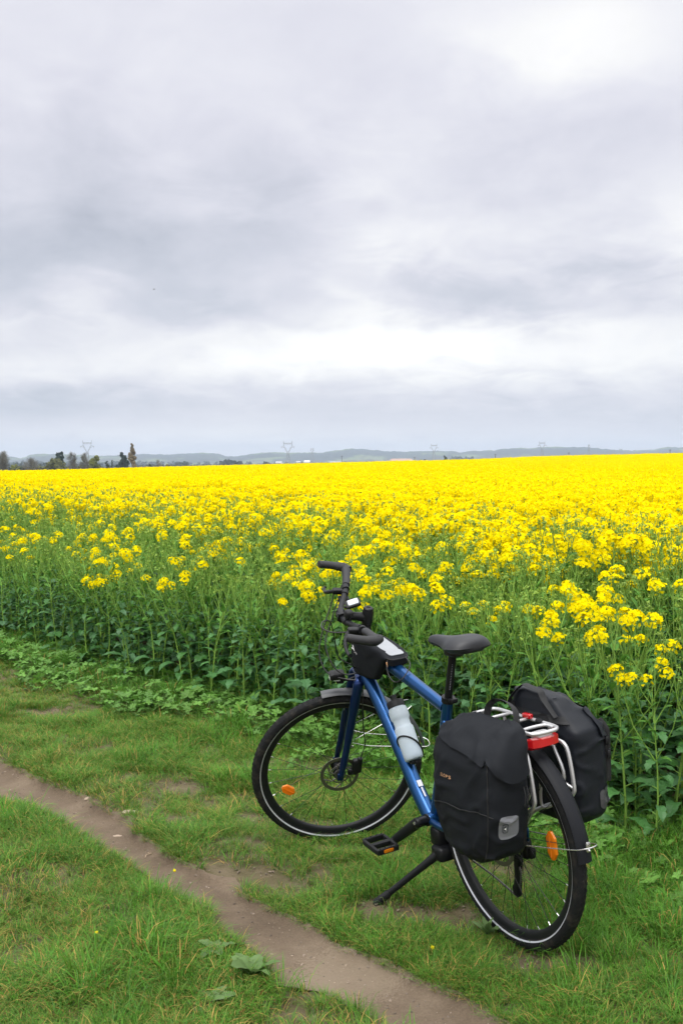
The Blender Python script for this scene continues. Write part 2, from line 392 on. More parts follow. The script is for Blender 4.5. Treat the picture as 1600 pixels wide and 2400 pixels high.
_T = path_t(X, Y); ground = grid_mesh('ground', X, Y, terrain(X, Y) - .018 * (1 - smoothstep(.72, .92, _T)), M_ground); ground['kind'] = 'structure'
u = np.linspace(-1.12, 1.12, 45)
jit = 1 + .13 * (vnoise(np.arange(NP_) * .12, np.zeros(NP_), 1, 5) - .5) + .10 * (vnoise(np.arange(NP_) * .5, np.zeros(NP_), 1, 6) - .5)
ctr = PC[:, None, :]; half = (UPr - LOr)[:, None, :] / 2 * jit[:, None, None]
PX = ctr + half * u[None, :, None]
path = grid_mesh('dirt_path', PX[..., 0], PX[..., 1], terrain(PX[..., 0], PX[..., 1]) + .005, M_path); path['kind'] = 'structure'

# stones, petals and a twig on the path
M_stone = mat('pale_stone', (.33, .255, .19), .9, var=.3, vscale=40, bump=.8, bscale=70)
def stone(px_, py_, r, sq, label, seed):
    x, y = on_ground(px_, py_, -.02); b = MB(); R = rng(seed); n, m = 12, 8; loops = []
    ph = R.uniform(0, 6, 4)
    for i in range(m + 1):
        p = math.pi * (i + .05) / (m + .1) - math.pi / 2; a = 2 * np.pi * np.arange(n) / n
        k = 1 + .22 * np.sin(2 * a + ph[0]) + .16 * np.sin(3 * a + ph[1] + p) + .08 * np.sin(5 * a + ph[2]) + R.uniform(-.06, .06, n)
        loops.append(np.stack([np.cos(a) * math.cos(p) * k * r * sq, np.sin(a) * math.cos(p) * k * r, np.full(n, math.sin(p)) * r * .42], 1))
    b.loft(loops); o = b.build('stone', M_stone, smooth=25)
    o.location = (x, y, float(terrain(x, y)) - .001); o.rotation_euler = (0, 0, R.uniform(-.5, .5)); tag(o, label, 'stone', 'pale stones on the dirt path')
stone(247, 1929, .014, 2.1, 'long thin pale stone lying flat in the middle of the dirt path', 1)
stone(304, 1917, .026, 1.15, 'largest pale stone half under the grass edge of the dirt path', 2)
stone(275, 1956, .020, 1.3, 'pale wedge shaped stone lowest of the stones on the dirt path', 3)
stone(207, 1883, .016, 1.2, 'small pinkish stone by the grass, uppermost of the stones on the dirt path', 4)

# ------------------------------------------------------------------ hills
M_hill = bpy.data.materials.new('hill_woods_and_fields'); M_hill.use_nodes = True
g = NG(M_hill.node_tree); pos = g.node('ShaderNodeNewGeometry').outputs['Position']
mp = g.node('ShaderNodeMapping'); g.l.new(pos, mp.inputs[0]); mp.inputs['Scale'].default_value = (1, .45, 2.2)
c = g.ramp(g.noise(mp.outputs[0], .0042, 4, .55), [(.38, (.014, .022, .020)), (.52, (.024, .034, .026)), (.55, (.10, .14, .05)), (.61, (.13, .15, .07)), (.64, (.03, .034, .024)), (1, (.018, .026, .022))])
c = g.mix(.6, c, g.ramp(g.noise(pos, .05, 3, .6), [(.3, .45), (.7, 1.25)]), 'MULTIPLY')
g.put(g.n['Principled BSDF'].inputs['Base Color'], c); g.n['Principled BSDF'].inputs['Roughness'].default_value = 1
crest = [(-300, 1066), (0, 1068), (50, 1074), (82, 1065), (128, 1064), (180, 1067), (235, 1069), (290, 1068), (332, 1065), (388, 1066), (449, 1064), (480, 1062), (510, 1064), (531, 1070), (561, 1070), (592, 1065), (633, 1061), (680, 1062), (755, 1061), (800, 1055), (826, 1052), (861, 1054), (902, 1058), (968, 1059), (1055, 1057), (1078, 1061), (1116, 1057), (1157, 1057), (1188, 1052), (1240, 1051), (1300, 1048), (1361, 1049), (1438, 1054), (1480, 1057), (1530, 1055), (1565, 1048), (1600, 1050), (1900, 1056)]
cpx = np.linspace(-260, 1860, 640); cyp = np.interp(cpx, *zip(*crest))
rr = np.linspace(3000, 6400, 64)
HX = np.empty((64, 640)); HY = np.empty_like(HX); HZ = np.empty_like(HX)
ang = (cpx - 800) / F
hc = (1083.1 - .0041 * (cpx - 800) - cyp) / F * 5200 + EYE
for i, r_ in enumerate(rr):
    HX[i] = ang * r_; HY[i] = r_
    k = smoothstep(3600, 5200, r_) if r_ <= 5200 else 1 - .75 * smoothstep(5300, 6400, r_)
    low = smoothstep(3000, 3700, r_) * (1 - smoothstep(3900, 4500, r_)) * (.35 * vnoise(HX[i], HY[i], 420, 4))
    HZ[i] = -14.2 + (hc + 14) * np.maximum(k, low) + (vnoise(HX[i], HY[i], 26, 7) - .6) * 9 * min(1, float(k) * 1.6) + (vnoise(HX[i], HY[i], 11, 8) - .6) * 4 * min(1, float(k) * 1.6)
hills = grid_mesh('hills', HX, HY, HZ, M_hill); hills['kind'] = 'structure'

# ------------------------------------------------------------------ far trees, each with trunk and crown
M_bark = mat('bark', (.09, .075, .06), .95, var=.3, vscale=3)
def leafmat(name, col, dark=.55, transl=.25):
    return mat(name, col, .7, var=.45, vscale=.9, transl=transl, spec=.2, pos=True, detail=2)
M_bare = leafmat('bare_twigs', (.15, .14, .10), transl=0); M_pine = leafmat('dark_needles', (.025, .05, .035)); M_willow = leafmat('spring_leaves', (.20, .22, .05))
M_bush = leafmat('bush_leaves', (.14, .15, .06)); M_poplar = leafmat('poplar_buds', (.26, .20, .10)); M_hedge = leafmat('hedge_leaves', (.045, .065, .035))
def crown_mb(shape, h0, h1, w, n, size, seed, clumps=14, thin=False):
    """leaf-sized faces spread through clumps of a crown; shape(t) gives the half width along the height"""
    R = rng(seed); b = MB(); cl = []; clumps = max(clumps, int(2.6 * (h1 - h0) / max(w, .1))); n = int(n * 1.5)
    for i_ in range(clumps):
        t = .04 + .93 * (i_ + R.uniform(0, 1)) / clumps; a = R.uniform(0, 2 * np.pi); k = shape(t) * w * math.sqrt(R.uniform(.1, .95)) * .8
        cl.append((math.cos(a) * k, math.sin(a) * k, h0 + (h1 - h0) * t, R.uniform(.7, 1.3) * .48 * max(.3, shape(t)) * w))
    for _ in range(n):
        cx, cy_, cz, r = cl[R.integers(len(cl))]; d = R.normal(size=3); d /= np.linalg.norm(d); q = np.array([cx, cy_, cz]) + d * r * R.uniform(.35, 1) ** .6 * np.array([1, 1, 1.15])
        q[2] = max(q[2], h0 * .8)
        e1 = R.normal(size=3); e1 /= np.linalg.norm(e1); e2 = np.cross(e1, d); e2 /= np.linalg.norm(e2) + 1e-9
        s1 = size * R.uniform(.6, 1.4); s2 = s1 * (.09 if thin else .7)
        if thin: e1 = d * .7 + np.array([0, 0, .6]) + e1 * .4; s1 *= 2.4
        b.add([q - e1 * s1 - e2 * s2, q + e1 * s1 - e2 * s2 * .6, q + e1 * s1 * .8 + e2 * s2, q - e1 * s1 * .9 + e2 * s2], [(0, 1, 2, 3)])
    return b
def trunk_mb(h, r, limbs, w, seed):
    R = rng(seed); b = MB(); b.tube([(0, 0, -.5), (0, 0, h * .3), (R.uniform(-.1, .1) * w, 0, h * .6), (R.uniform(-.2, .2) * w, 0, h)], [r, r * .8, r * .5, r * .12], 7)
    for _ in range(limbs):
        z = h * R.uniform(.25, .8); a = R.uniform(0, 2 * np.pi); L = w * R.uniform(.5, .95)
        b.tube([(0, 0, z), (math.cos(a) * L * .5, math.sin(a) * L * .5, z + L * .5), (math.cos(a) * L, math.sin(a) * L, z + L * .95)], [r * .4, r * .25, r * .06], 5)
    return b
def far_tree(kind, px_, D, top_px, wid_px, shape, mats, label, n, size, seed, thin=False, clumps=14, base=.12, group='trees beyond the far left end of the rapeseed field'):
    top = at_dist(px_, top_px, D); gz = float(far_rise(top[0], top[1])); h = top[2] - gz; w = wid_px / F * D / 2
    t = empty(kind, Matrix.Translation((top[0], top[1], gz)), label, 'tree', group)
    trunk_mb(h * .93, max(.12, h * .022), 9 if thin else 5, w, seed).build('trunk', M_bark, t, 60)
    crown_mb(shape, h * base, h, w, n, size, seed, clumps, thin).build('crown', mats, t, None)
    return t
rnd = lambda t: math.sqrt(max(0, 1 - (2 * t - .95) ** 2 * .97)); con = lambda t: max(.06, (1 - t) ** .75); col_ = lambda t: min(1, 2.6 * t + .35) * min(1, (1 - t) * 2.2 + .12)
oak = lambda t: math.sqrt(max(.02, 1 - (1.6 * t - .6) ** 2))
far_tree('bare_tree', 6, 420, 1063, 34, rnd, M_bare, 'tall bare tree cut by the left end of the field horizon', 1500, .34, 1, True, 22, .25)
far_tree('bare_tree', 74, 470, 1077, 37, oak, M_bare, 'low round bare brown tree left of the dark pine', 1300, .30, 2, True, 18, .1)
far_tree('bush', 36, 430, 1090, 26, oak, M_willow, 'small dull yellow green bush right of the tall bare tree', 300, .3, 3, False, 9, .02)
far_tree('pine_tree', 141, 450, 1060, 22, lambda t: .25 + .75 * math.sin(3.0 * t ** 1.1) if t > .3 else .3, M_pine, 'dark pine tree with a ragged layered crown', 900, .38, 4, False, 16, .3)
far_tree('bush', 131, 420, 1079, 54, oak, M_bush, 'wide rounded olive green bush below the dark pine', 1300, .33, 5, False, 20, .02)
far_tree('bare_tree', 170, 480, 1063, 27, rnd, M_bare, 'upright bare tree just right of the dark pine', 1300, .3, 6, True, 20, .12)
far_tree('bare_tree', 198, 490, 1064, 24, rnd, M_bare, 'grey bare tree below the leftmost electricity pylon', 1200, .3, 7, True, 18, .12)
far_tree('willow_tree', 223, 460, 1068, 30, oak, M_willow, 'yellow green tree in fresh leaf right of the bare trees', 1200, .33, 8, False, 18, .06)
far_tree('bush', 251, 500, 1081, 13, oak, M_hedge, 'small dark round bush between the fresh green tree and the cypress', 300, .3, 9, False, 8, .02)
far_tree('cypress_tree', 263, 500, 1078, 5, con, M_hedge, 'small narrow dark cypress left of the broad conifer', 220, .25, 10, False, 9, .04)
far_tree('conifer_tree', 287, 480, 1062, 40, lambda t: max(.10, 1.05 * (1 - t) ** .62), M_pine, 'broad dark conifer standing left of the tall poplar', 1300, .36, 11, False, 24, .04)
far_tree('poplar_tree', 310, 520, 1039, 17, col_, M_poplar, 'tall narrow tan poplar, highest tree on the horizon', 2600, .34, 12, False, 26, .05)
far_tree('shrub', 350, 520, 1089, 22, oak, M_hedge, 'low dark shrub just right of the tall poplar', 260, .3, 13, False, 8, .02)
far_tree('bare_tree', 369, 560, 1080, 22, rnd, M_bare, 'low bare brown tree right of the tall poplar', 500, .3, 14, True, 10, .05)
far_tree('shrub', 392, 520, 1089, 22, oak, M_bush, 'brownish low shrub at the right end of the poplar group', 260, .3, 15, False, 8, .02)
far_tree('round_tree', 1040, 800, 1068, 17, oak, M_hedge, 'lone dark round tree on the horizon above the bicycle', 700, .42, 16, False, 14, .02, group='lone trees on the field horizon')

# woods too far off to count
lt = []
for s in range(4):
    b = crown_mb(oak, .8, 9, 3.6, 130, .75, 50 + s, 9); b.tube([(0, 0, 0), (0, 0, 5)], [.3, .1], 5); lt.append(b.mesh('far_wood_kind', [M_hedge], None))
b = crown_mb(con, .5, 13, 2.4, 130, .7, 60, 10); lt.append(b.mesh('far_wood_kind', [M_pine], None))
for s, m_ in ((5, M_bush), (6, M_hedge)):
    b = crown_mb(oak, .8, 9, 3.6, 160, .55, 50 + s, 9); b.tube([(0, 0, 0), (0, 0, 5)], [.3, .1], 5); lt.append(b.mesh('far_wood_kind', [m_], None))
R = rng(9); P = []; I = []; S = []
def belt(x0, x1, D, top, n, kinds, spread=60, sc_=1.0):
    for _ in range(n):
        px_ = R.uniform(x0, x1); D_ = D + R.uniform(-spread, spread); p = at_dist(px_, 1083, D_); gz = float(far_rise(p[0], p[1]))
        tz = at_dist(px_, top + R.uniform(0, 3), D_)[2]; k = R.choice(kinds); h0 = 13.3 if k == 4 else 9.3
        s = max(.15, (tz - gz) / h0) * R.uniform(.8, 1); P.append((p[0], p[1], gz)); I.append(k); S.append((s * sc_, s * sc_, s))
belt(513, 562, 1500, 1076, 26, [4, 4, 1]); belt(412, 436, 1500, 1078, 14, [4, 0]); belt(1058, 1106, 2850, 1069, 40, [0, 1, 2, 3], 90); belt(985, 1013, 1500, 1075, 12, [0, 1])
belt(320, 520, 1700, 1086, 60, [0, 1, 2, 3]); belt(560, 660, 1800, 1084, 30, [0, 1, 2, 3]); belt(618, 634, 1400, 1080, 6, [0, 1, 4]); belt(660, 720, 1700, 1082, 16, [0, 1]); belt(745, 800, 1700, 1080, 20, [0, 1, 2]); belt(1100, 1200, 1700, 1076, 12, [0, 2])
belt(20, 320, 1500, 1083, 60, [0, 1, 2, 3, 4]); belt(8, 255, 530, 1089, 40, [5, 5, 6], 20, 1.6); belt(-60, 1660, 3000, 1079, 200, [0, 1, 2, 3], 200, 1.5)
n = len(P); scatter('treeline', P, I, np.stack([np.zeros(n), np.zeros(n), R.uniform(0, 6.28, n)], 1), S, lt, 'far belts of woodland in the valley between the field and the hills', 'woods')

# ------------------------------------------------------------------ pylons, poles and farm buildings
M_steel = mat('galvanised_steel', (.26, .27, .28), .6, .3, var=.1)
def pylon(px_, waist, top, D, label, wid=1.0):
    wp = at_dist(px_, waist, D); tp = at_dist(px_, top, D); gz = -14.0; hw = wp[2] - gz; k = (tp[2] - wp[2]); b = MB(); t_ = .30
    def bar(p, q, r=t_): b.tube([p, q], r, 5)
    lw = .10 * hw + 2.0
    for sx_ in (-1, 1):
        for sy_ in (-1, 1):
            bar((sx_ * lw, sy_ * lw * .7, 0), (sx_ * 1.1, sy_ * .8, hw), t_ * 1.1)
    for i in range(5):
        a0, a1 = i / 5, (i + 1) / 5; w0 = lw + (1.1 - lw) * a0; w1 = lw + (1.1 - lw) * a1
        for sy_ in (-1, 1):
            bar((-w0, sy_ * w0 * .7, hw * a0), (w1, sy_ * w1 * .7, hw * a1), .16); bar((w0, sy_ * w0 * .7, hw * a0), (-w1, sy_ * w1 * .7, hw * a1), .16)
    W = k * .36 * wid
    for s in (-1, 1):
        bar((s * .9, 0, hw), (s * W * .86, 0, hw + k * .44)); bar((s * W * .86, 0, hw + k * .44), (s * W, 0, hw + k * .80)); bar((s * W, 0, hw + k * .80), (s * W * 1.04, 0, hw + k))
        bar((s * .2, 0, hw), (s * W * .70, 0, hw + k * .50), .18)
        bar((s * W * .80, 0, hw + k * .42), (s * W * 1.62, 0, hw + k * .47), .22); bar((s * W * .9, 0, hw + k * .6), (s * W * 1.62, 0, hw + k * .47), .16)
        bar((s * W * 1.5, 0, hw + k * .47), (s * W * 1.5, 0, hw + k * .33), .12)
    bar((-W, 0, hw + k * .80), (W, 0, hw + k * .80)); bar((-W, 0, hw + k * .72), (W, 0, hw + k * .72), .18)
    for i in range(6): bar((-W + W * i / 3, 0, hw + k * (.72 if i % 2 else .80)), (-W + W * (i + 1) / 3, 0, hw + k * (.80 if i % 2 else .72)), .14)
    for x_ in (-.5, 0, .5): bar((x_ * W, 0, hw + k * .72), (x_ * W, 0, hw + k * .60), .12)
    o = b.build('electricity_pylon', M_steel, smooth=None); o.location = (wp[0], wp[1], gz); tag(o, label, 'pylon', 'electricity pylons in front of the hills')
pylon(205, 1059.5, 1032, 1500, 'tall lattice electricity pylon rising behind the bare trees')
pylon(674.5, 1060.5, 1033, 1500, 'tall lattice electricity pylon at the centre, before low white buildings')
pylon(731.5, 1060, 1050, 2100, 'small distant lattice pylon right of the tall central one', .8)
pylon(1016.5, 1058, 1040, 1900, 'mid sized lattice pylon left of the lone round tree')
pylon(1269.5, 1052, 1034.5, 1900, 'lattice pylon standing on the crest right of the lone round tree')
pylon(1379, 1052, 1041, 2300, 'faint narrow pylon top, second from the right on the hills', .45)
pylon(1453, 1060, 1051, 2900, 'faintest pylon, farthest right on the wooded hills')
M_pole = mat('weathered_pole', (.10, .09, .085), .9, var=.2)
for px_, top, D, lab in ((801, 1068, 700, 'slim utility pole right of the small distant pylon'), (1160, 1064, 650, 'slim utility pole right of the lone round tree'), (1332, 1060, 600, 'slim utility pole below the second hill pylon from the right'), (1569, 1053, 600, 'slim utility pole near the right end of the field horizon'), (971, 1071, 700, 'slim utility pole at the end of the long pink roof')):
    tp = at_dist(px_, top, D); gz = float(far_rise(tp[0], tp[1])); b = MB(); h = tp[2] - gz
    b.tube([(0, 0, 0), (0, 0, h)], [.22, .16], 7); b.tube([(-.8, 0, h - .5), (.8, 0, h - .5)], .08, 5)
    for s in (-.7, 0, .7): b.lathe((s, 0, h - .46), (0, 0, 1), [(0, .04), (.1, .09), (.2, .03)], 6)
    o = b.build('utility_pole', M_pole); o.location = (tp[0], tp[1], gz); tag(o, lab, 'pole', 'utility poles beyond the field')
M_wall = mat('white_render', (.75, .75, .73), .9, var=.05, vscale=.3); M_rooft = mat('pink_tiles', (.34, .24, .20), .9, var=.15, vscale=.5); M_rgrey = mat('grey_sheet_roof', (.35, .36, .38), .7, var=.1, vscale=.3); M_door = mat('dark_door', (.05, .055, .06), .6, var=.1)
def building(px0, px1, eave, ridge, D, roofm, label, name='farm_building', hip=0):
    a = at_dist(px0, eave, D); c = at_dist(px1, ridge, D); L = c[0] - a[0]; gz = float(far_rise(a[0], D)); he = a[2] - gz; hr = c[2] - gz; dp = 14.0
    t = empty(name, Matrix.Translation((a[0], D, gz)), label, 'building', 'low buildings in the valley')
    MB().add([(0, 0, 0), (L, 0, 0), (L, dp, 0), (0, dp, 0), (0, 0, he), (L, 0, he), (L, dp, he), (0, dp, he)], [(0, 1, 5, 4), (1, 2, 6, 5), (2, 3, 7, 6), (3, 0, 4, 7)]).build('wall', M_wall, t, None)
    e = .4; MB().add([(-e, -e, he - .05), (L + e, -e, he - .05), (L + e, dp + e, he - .05), (-e, dp + e, he - .05), (-e + hip, dp / 2, hr), (L + e - hip, dp / 2, hr)], [(0, 1, 5, 4), (2, 3, 4, 5), (1, 2, 5), (3, 0, 4), (3, 2, 1, 0)]).build('roof', roofm, t, None)
    for f_ in (.25, .7):
        MB().rbox((L * f_, -.03, he * .78), (1.6, .06, he * .16), r=.1, n=8, e=20).build('window', M_door, t, None)
building(713, 725, 1083.0, 1079.2, 1250, M_wall, 'bright white low building right of the tall central pylon')
building(694, 704, 1083.2, 1080.5, 1300, M_rgrey, 'small pale building directly right of the tall central pylon')
building(646, 660, 1084.5, 1081.0, 1300, M_rgrey, 'small pale building just left of the tall central pylon')
building(912, 970, 1080.5, 1074.6, 1000, M_rooft, 'long low building with a wide pink roof', 'long_barn', 3)
building(772, 800, 1083.0, 1081.2, 1200, M_rgrey, 'very low long pale shed left of the slim pole')
# a bird high up over the field
p = at_dist(361.5, 678, 70); b = MB()
b.loft([np.stack([np.full(8, x_), r_ * np.cos(_t[:320:40]), r_ * .9 * np.sin(_t[:320:40])], 1) for x_, r_ in ((-.19, .01), (-.12, .035), (0, .05), (.09, .042), (.13, .03), (.16, .026), (.20, .005))])
for s in (-1, 1): b.loft([np.array([(x0, s * y_, z_ + .006), (x1, s * y_, z_), (x0 * .3 + x1 * .7, s * y_, z_ - .006)]) for x0, x1, y_, z_ in ((.08, -.07, .03, .02), (.09, -.06, .14, .07), (.04, -.07, .27, .05), (-.05, -.09, .40, .0))])
b.add([(-.17, .012, .005), (-.17, -.012, .005), (-.29, -.05, 0), (-.29, .05, 0)], [(0, 1, 2, 3)])
o = b.build('bird', mat('dark_plumage', (.03, .03, .035), .8), smooth=60); o.location = p; o.scale = (.42, .42, .42); o.rotation_euler = (R_(12), R_(-12), R_(15)); tag(o, 'small dark bird flying with spread wings in the grey clouds', 'bird')
# ------------------------------------------------------------------ plants
def plantmat(name, col, transl=.3, rough=.5, rand=.22, var=.25, vscale=14, hue=None, spec=.3):
    m = bpy.data.materials.new(name); m.use_nodes = True; g = NG(m.node_tree); b = g.n['Principled BSDF']; out = g.n['Material Output']
    oi = g.node('ShaderNodeObjectInfo'); pos = g.node('ShaderNodeNewGeometry').outputs['Position']
    c = g.mix(g.noise(pos, vscale, 3), tuple(v * (1 - var) for v in col) + (1,), tuple(min(1, v * (1 + var)) for v in col) + (1,))
    if hue: c = g.mix(g.m('MULTIPLY', g.m('FRACT', g.m('MULTIPLY', oi.outputs['Random'], 7.31)), hue[1]), c, (*hue[0], 1))
    k = g.m('ADD', g.m('MULTIPLY', oi.outputs['Random'], rand * 2), 1 - rand)
    vm = g.node('ShaderNodeVectorMath', operation='SCALE'); g.put(vm.inputs[0], c); g.put(vm.inputs[3], k); c = vm.outputs[0]
    g.put(b.inputs['Base Color'], c); b.inputs['Roughness'].default_value = rough; b.inputs['Specular IOR Level'].default_value = spec
    tr = g.node('ShaderNodeBsdfTranslucent'); g.put(tr.inputs[0], c); mx = g.node('ShaderNodeMixShader'); mx.inputs[0].default_value = transl
    g.l.new(b.outputs[0], mx.inputs[1]); g.l.new(tr.outputs[0], mx.inputs[2]); g.l.new(mx.outputs[0], out.inputs['Surface'])
    return m
M_stem = plantmat('rape_stem', (.19, .33, .058), .1, .55, spec=.15)
M_leaf = plantmat('rape_leaf', (.058, .180, .034), .27, .45, hue=((.095, .210, .105), .75), spec=.35)
M_leaf2 = plantmat('rape_upper_leaf', (.105, .260, .042), .3, .5, spec=.15)
M_bud = plantmat('rape_bud', (.23, .35, .05), .2, .5)
M_petal = plantmat('rape_petal', (.90, .755, .004), .35, .6, rand=.05, var=.06, spec=0)
M_under = plantmat('rape_understorey', (.10, .17, .03), .25, .5)

def leaf(b, R, base, az, L, W, elev, droop, mi, n=6, lobed=.25, fold=.18):
    p = np.array(base, float); d = np.array([math.cos(az), math.sin(az), 0]); s = np.array([-math.sin(az), math.cos(az), 0]); V = []; e = elev
    tw = R.uniform(-.5, .5)
    for i in range(n + 1):
        t = i / n; w = W * .5 * (math.sin(math.pi * min(1, t * .86 + .13)) ** .8) * (1 - .1 * t) * (1 + (lobed * (1 if i % 2 else -1) if 0 < i < n else 0)) + .0012
        if i == n: w = .001
        up = np.array([-math.cos(az) * math.sin(e), -math.sin(az) * math.sin(e), math.cos(e)]); ss = s * math.cos(tw * t) + up * math.sin(tw * t)
        V += [p + ss * w + up * w * (fold + R.uniform(-.2, .2)), p.copy(), p - ss * w + up * w * (fold + R.uniform(-.2, .2))]
        p = p + (d * math.cos(e) + np.array([0, 0, 1]) * math.sin(e)) * L / n; e -= droop / n
    Fc = []
    for i in range(n):
        a = i * 3; Fc += [(a, a + 1, a + 4, a + 3), (a + 1, a + 2, a + 5, a + 4)]
    b.add(V, Fc, mi)
def flower(b, R, c, nrm, r, petals=4, mi=0):
    nrm = nrm / (np.linalg.norm(nrm) + 1e-9); u = np.cross(nrm, (.3, .2, .93)); u /= np.linalg.norm(u) + 1e-9; w = np.cross(nrm, u); a0 = R.uniform(0, 1.57)
    for k in range(petals):
        a = a0 + 2 * np.pi * k / petals + R.uniform(-.15, .15); d = u * math.cos(a) + w * math.sin(a); s = -u * math.sin(a) + w * math.cos(a); cup = nrm * r * R.uniform(-.1, .45)
        h = .52 if petals > 2 else .8
        b.add([c, c + d * r * .62 - s * r * h + cup * .5, c + d * r + cup, c + d * r * .62 + s * r * h + cup * .5], [(0, 1, 2, 3)], mi)
def head(bf, R, tip, ax, kind, lod=0):
    """a raceme: buds on top, open flowers in a dome round them"""
    ax = ax / np.linalg.norm(ax); u = np.cross(ax, (.9, .3, .2)); u /= np.linalg.norm(u); w = np.cross(ax, u)
    full = kind > .5
    nb = (6 if full else 12) if lod == 0 else 3
    for _ in range(nb):
        d = R.normal(size=3); d /= np.linalg.norm(d); q = tip + (d * .009 + ax * .006) * (1 if full else 1.2)
        e = R.normal(size=3) * .0045; f_ = R.normal(size=3) * .004
        bf.add([q - e, q + f_, q + e, q - f_], [(0, 1, 2, 3)], 1)
    if kind < .2: return
    n = int((52 if full else 15) * R.uniform(.7, 1.25)); n = n if lod == 0 else max(4, n // 2)
    Rr = (.040 if full else .025) * R.uniform(.8, 1.2)
    for _ in range(n):
        a = R.uniform(0, 2 * np.pi); t = R.uniform(-.2, 1.0)
        rad = Rr * math.sqrt(max(.03, 1 - max(0, t) ** 2)) * R.uniform(.75, 1.1) * (1 if t > 0 else .9)
        o = u * math.cos(a) + w * math.sin(a); c = tip + ax * (Rr * .75 * t - .012) + o * rad
        if t < 0: c = c - ax * R.uniform(0, .028)
        flower(bf, R, c, o * .8 + ax * (.35 + .6 * max(0, t)) + R.normal(size=3) * .25, (.0100 if lod == 0 else .0160) * R.uniform(.85, 1.2), 4 if lod == 0 else 2)
def rape(seed, h, nbr, bloom, lod=0, leaves=1.0):
    R = rng(seed); bs, bl, bf = MB(), MB(), MB(); lean = R.uniform(-.11, .11, 2)
    def at(z): t = z / h; return np.array([lean[0] * t * t * h * 2 + .006 * math.sin(9 * t + seed), lean[1] * t * t * h * 2 + .006 * math.cos(8 * t + seed), z])
    ns = 6 if lod == 0 else 3
    bs.tube([at(z) for z in np.linspace(-.03, h, ns + 2)], np.linspace(.0062, .0022, ns + 2), 6 if lod == 0 else 3)
    tips = [(at(h), np.array([lean[0], lean[1], 1.0]))]
    az = R.uniform(0, 6.28)
    for i in range(nbr):
        z = h * (.42 + .42 * (i + R.uniform(0, .8)) / nbr); az += 2.4 + R.uniform(-.4, .4); p0 = at(z); L = (h - z) * R.uniform(.80, 1.04); o = np.array([math.cos(az), math.sin(az), 0]); sp = L * R.uniform(.25, .5) + .03
        p1 = p0 + o * sp * .55 + np.array([0, 0, L * .38]); p2 = p0 + o * sp + np.array([0, 0, L])
        bs.tube([p0, p1, p2], [.0032, .0026, .0018], 5 if lod == 0 else 3); tips.append((p2, p2 - p1))
        if lod == 0 or R.random() < .5: leaf(bl, R, p0, az + R.uniform(-.3, .3), R.uniform(.08, .14) * leaves, R.uniform(.026, .046), R.uniform(.2, .9), R.uniform(.4, 1.3), 1, 4 if lod == 0 else 2, .05)
        if lod == 0:
            for k in range(2):
                q = p0 + (p1 - p0) * R.uniform(.4, 1); leaf(bl, R, q, az + R.uniform(-1, 1), R.uniform(.05, .085), R.uniform(.014, .027), R.uniform(.3, 1), .6, 1, 3, 0)
            if R.random() < .6:      # a side twig with its own small head
                q = p1 + (p2 - p1) * .2; a2 = az + R.choice([-1, 1]) * R.uniform(.6, 1.2); e = q + np.array([math.cos(a2) * .06, math.sin(a2) * .06, L * .42]); bs.tube([q, e], [.002, .0014], 4); tips.append((e, e - q))
    for j, (p, d) in enumerate(tips):
        k = (1 if R.random() < bloom * (1.15 if p[2] > .9 * h else .55) else (.35 if R.random() < .30 * min(1, bloom * 1.6) else .1)); head(bf, R, p, d, k, lod)
        if lod == 0 and k > .3:        # young pods below the flowers
            for _ in range(7):
                a = R.uniform(0, 6.28); q = p - d / np.linalg.norm(d) * R.uniform(.03, .09); e = q + np.array([math.cos(a) * .03, math.sin(a) * .03, .018]); bs.tube([q, e], [.0011, .0007], 3, cap=False)
    nl = int((14 if lod == 0 else 3) * leaves)
    for i in range(nl):
        t = i / max(1, nl - 1); z = h * (.04 + .62 * t); az += 2.4 + R.uniform(-.5, .5); S = (1 - .5 * t) * R.uniform(.7, 1.1)
        p0 = at(z); el = R.uniform(.3, .9); pl = .05 * S; q = p0 + np.array([math.cos(az) * math.cos(el), math.sin(az) * math.cos(el), math.sin(el)]) * pl
        if lod == 0: bs.tube([p0, q], [.0028, .002], 4, cap=False)
        leaf(bl, R, q, az, R.uniform(.14, .24) * S, R.uniform(.06, .105) * S, el * .6, R.uniform(.9, 1.9), 0, 7 if lod == 0 else 3, R.uniform(.1, .28), R.uniform(.05, .3))
    return bs, bl, bf
MATS_ALL = [M_stem, M_leaf, M_leaf2, M_petal, M_bud]
def joined(parts, name):
    """stem, leaves and flowers of one kind of plant in one mesh, for the mass of the crop"""
    bs, bl, bf = parts; o = MB(); o.add(bs.v, bs.f, 0)
    for b, k in ((bl, 1), (bf, 3)):
        off = len(o.v); o.v.extend(b.v); o.f.extend([tuple(i + off for i in f) for f in b.f]); o.mi.extend([i + k for i in b.mi])
    return o.mesh(name, MATS_ALL, None)
KINDS = [(11, 1.04, 6, .02), (12, .98, 7, .07), (13, 1.0, 5, .0), (14, 1.06, 7, .34), (15, 1.02, 7, .68), (16, 1.08, 8, .82), (17, 1.0, 6, .8), (18, 1.05, 8, .85), (19, 1.1, 7, .9)]
full_parts = [rape(*k) for k in KINDS]
full_kinds = [joined(p, 'rapeseed_kind') for p in full_parts]
mid_kinds = [joined(rape(40 + i, 1.02 + .03 * i, 6, (.4, .6, .8, .85, .9, .9)[i], 1, 1.6), 'rapeseed_mid') for i in range(6)]
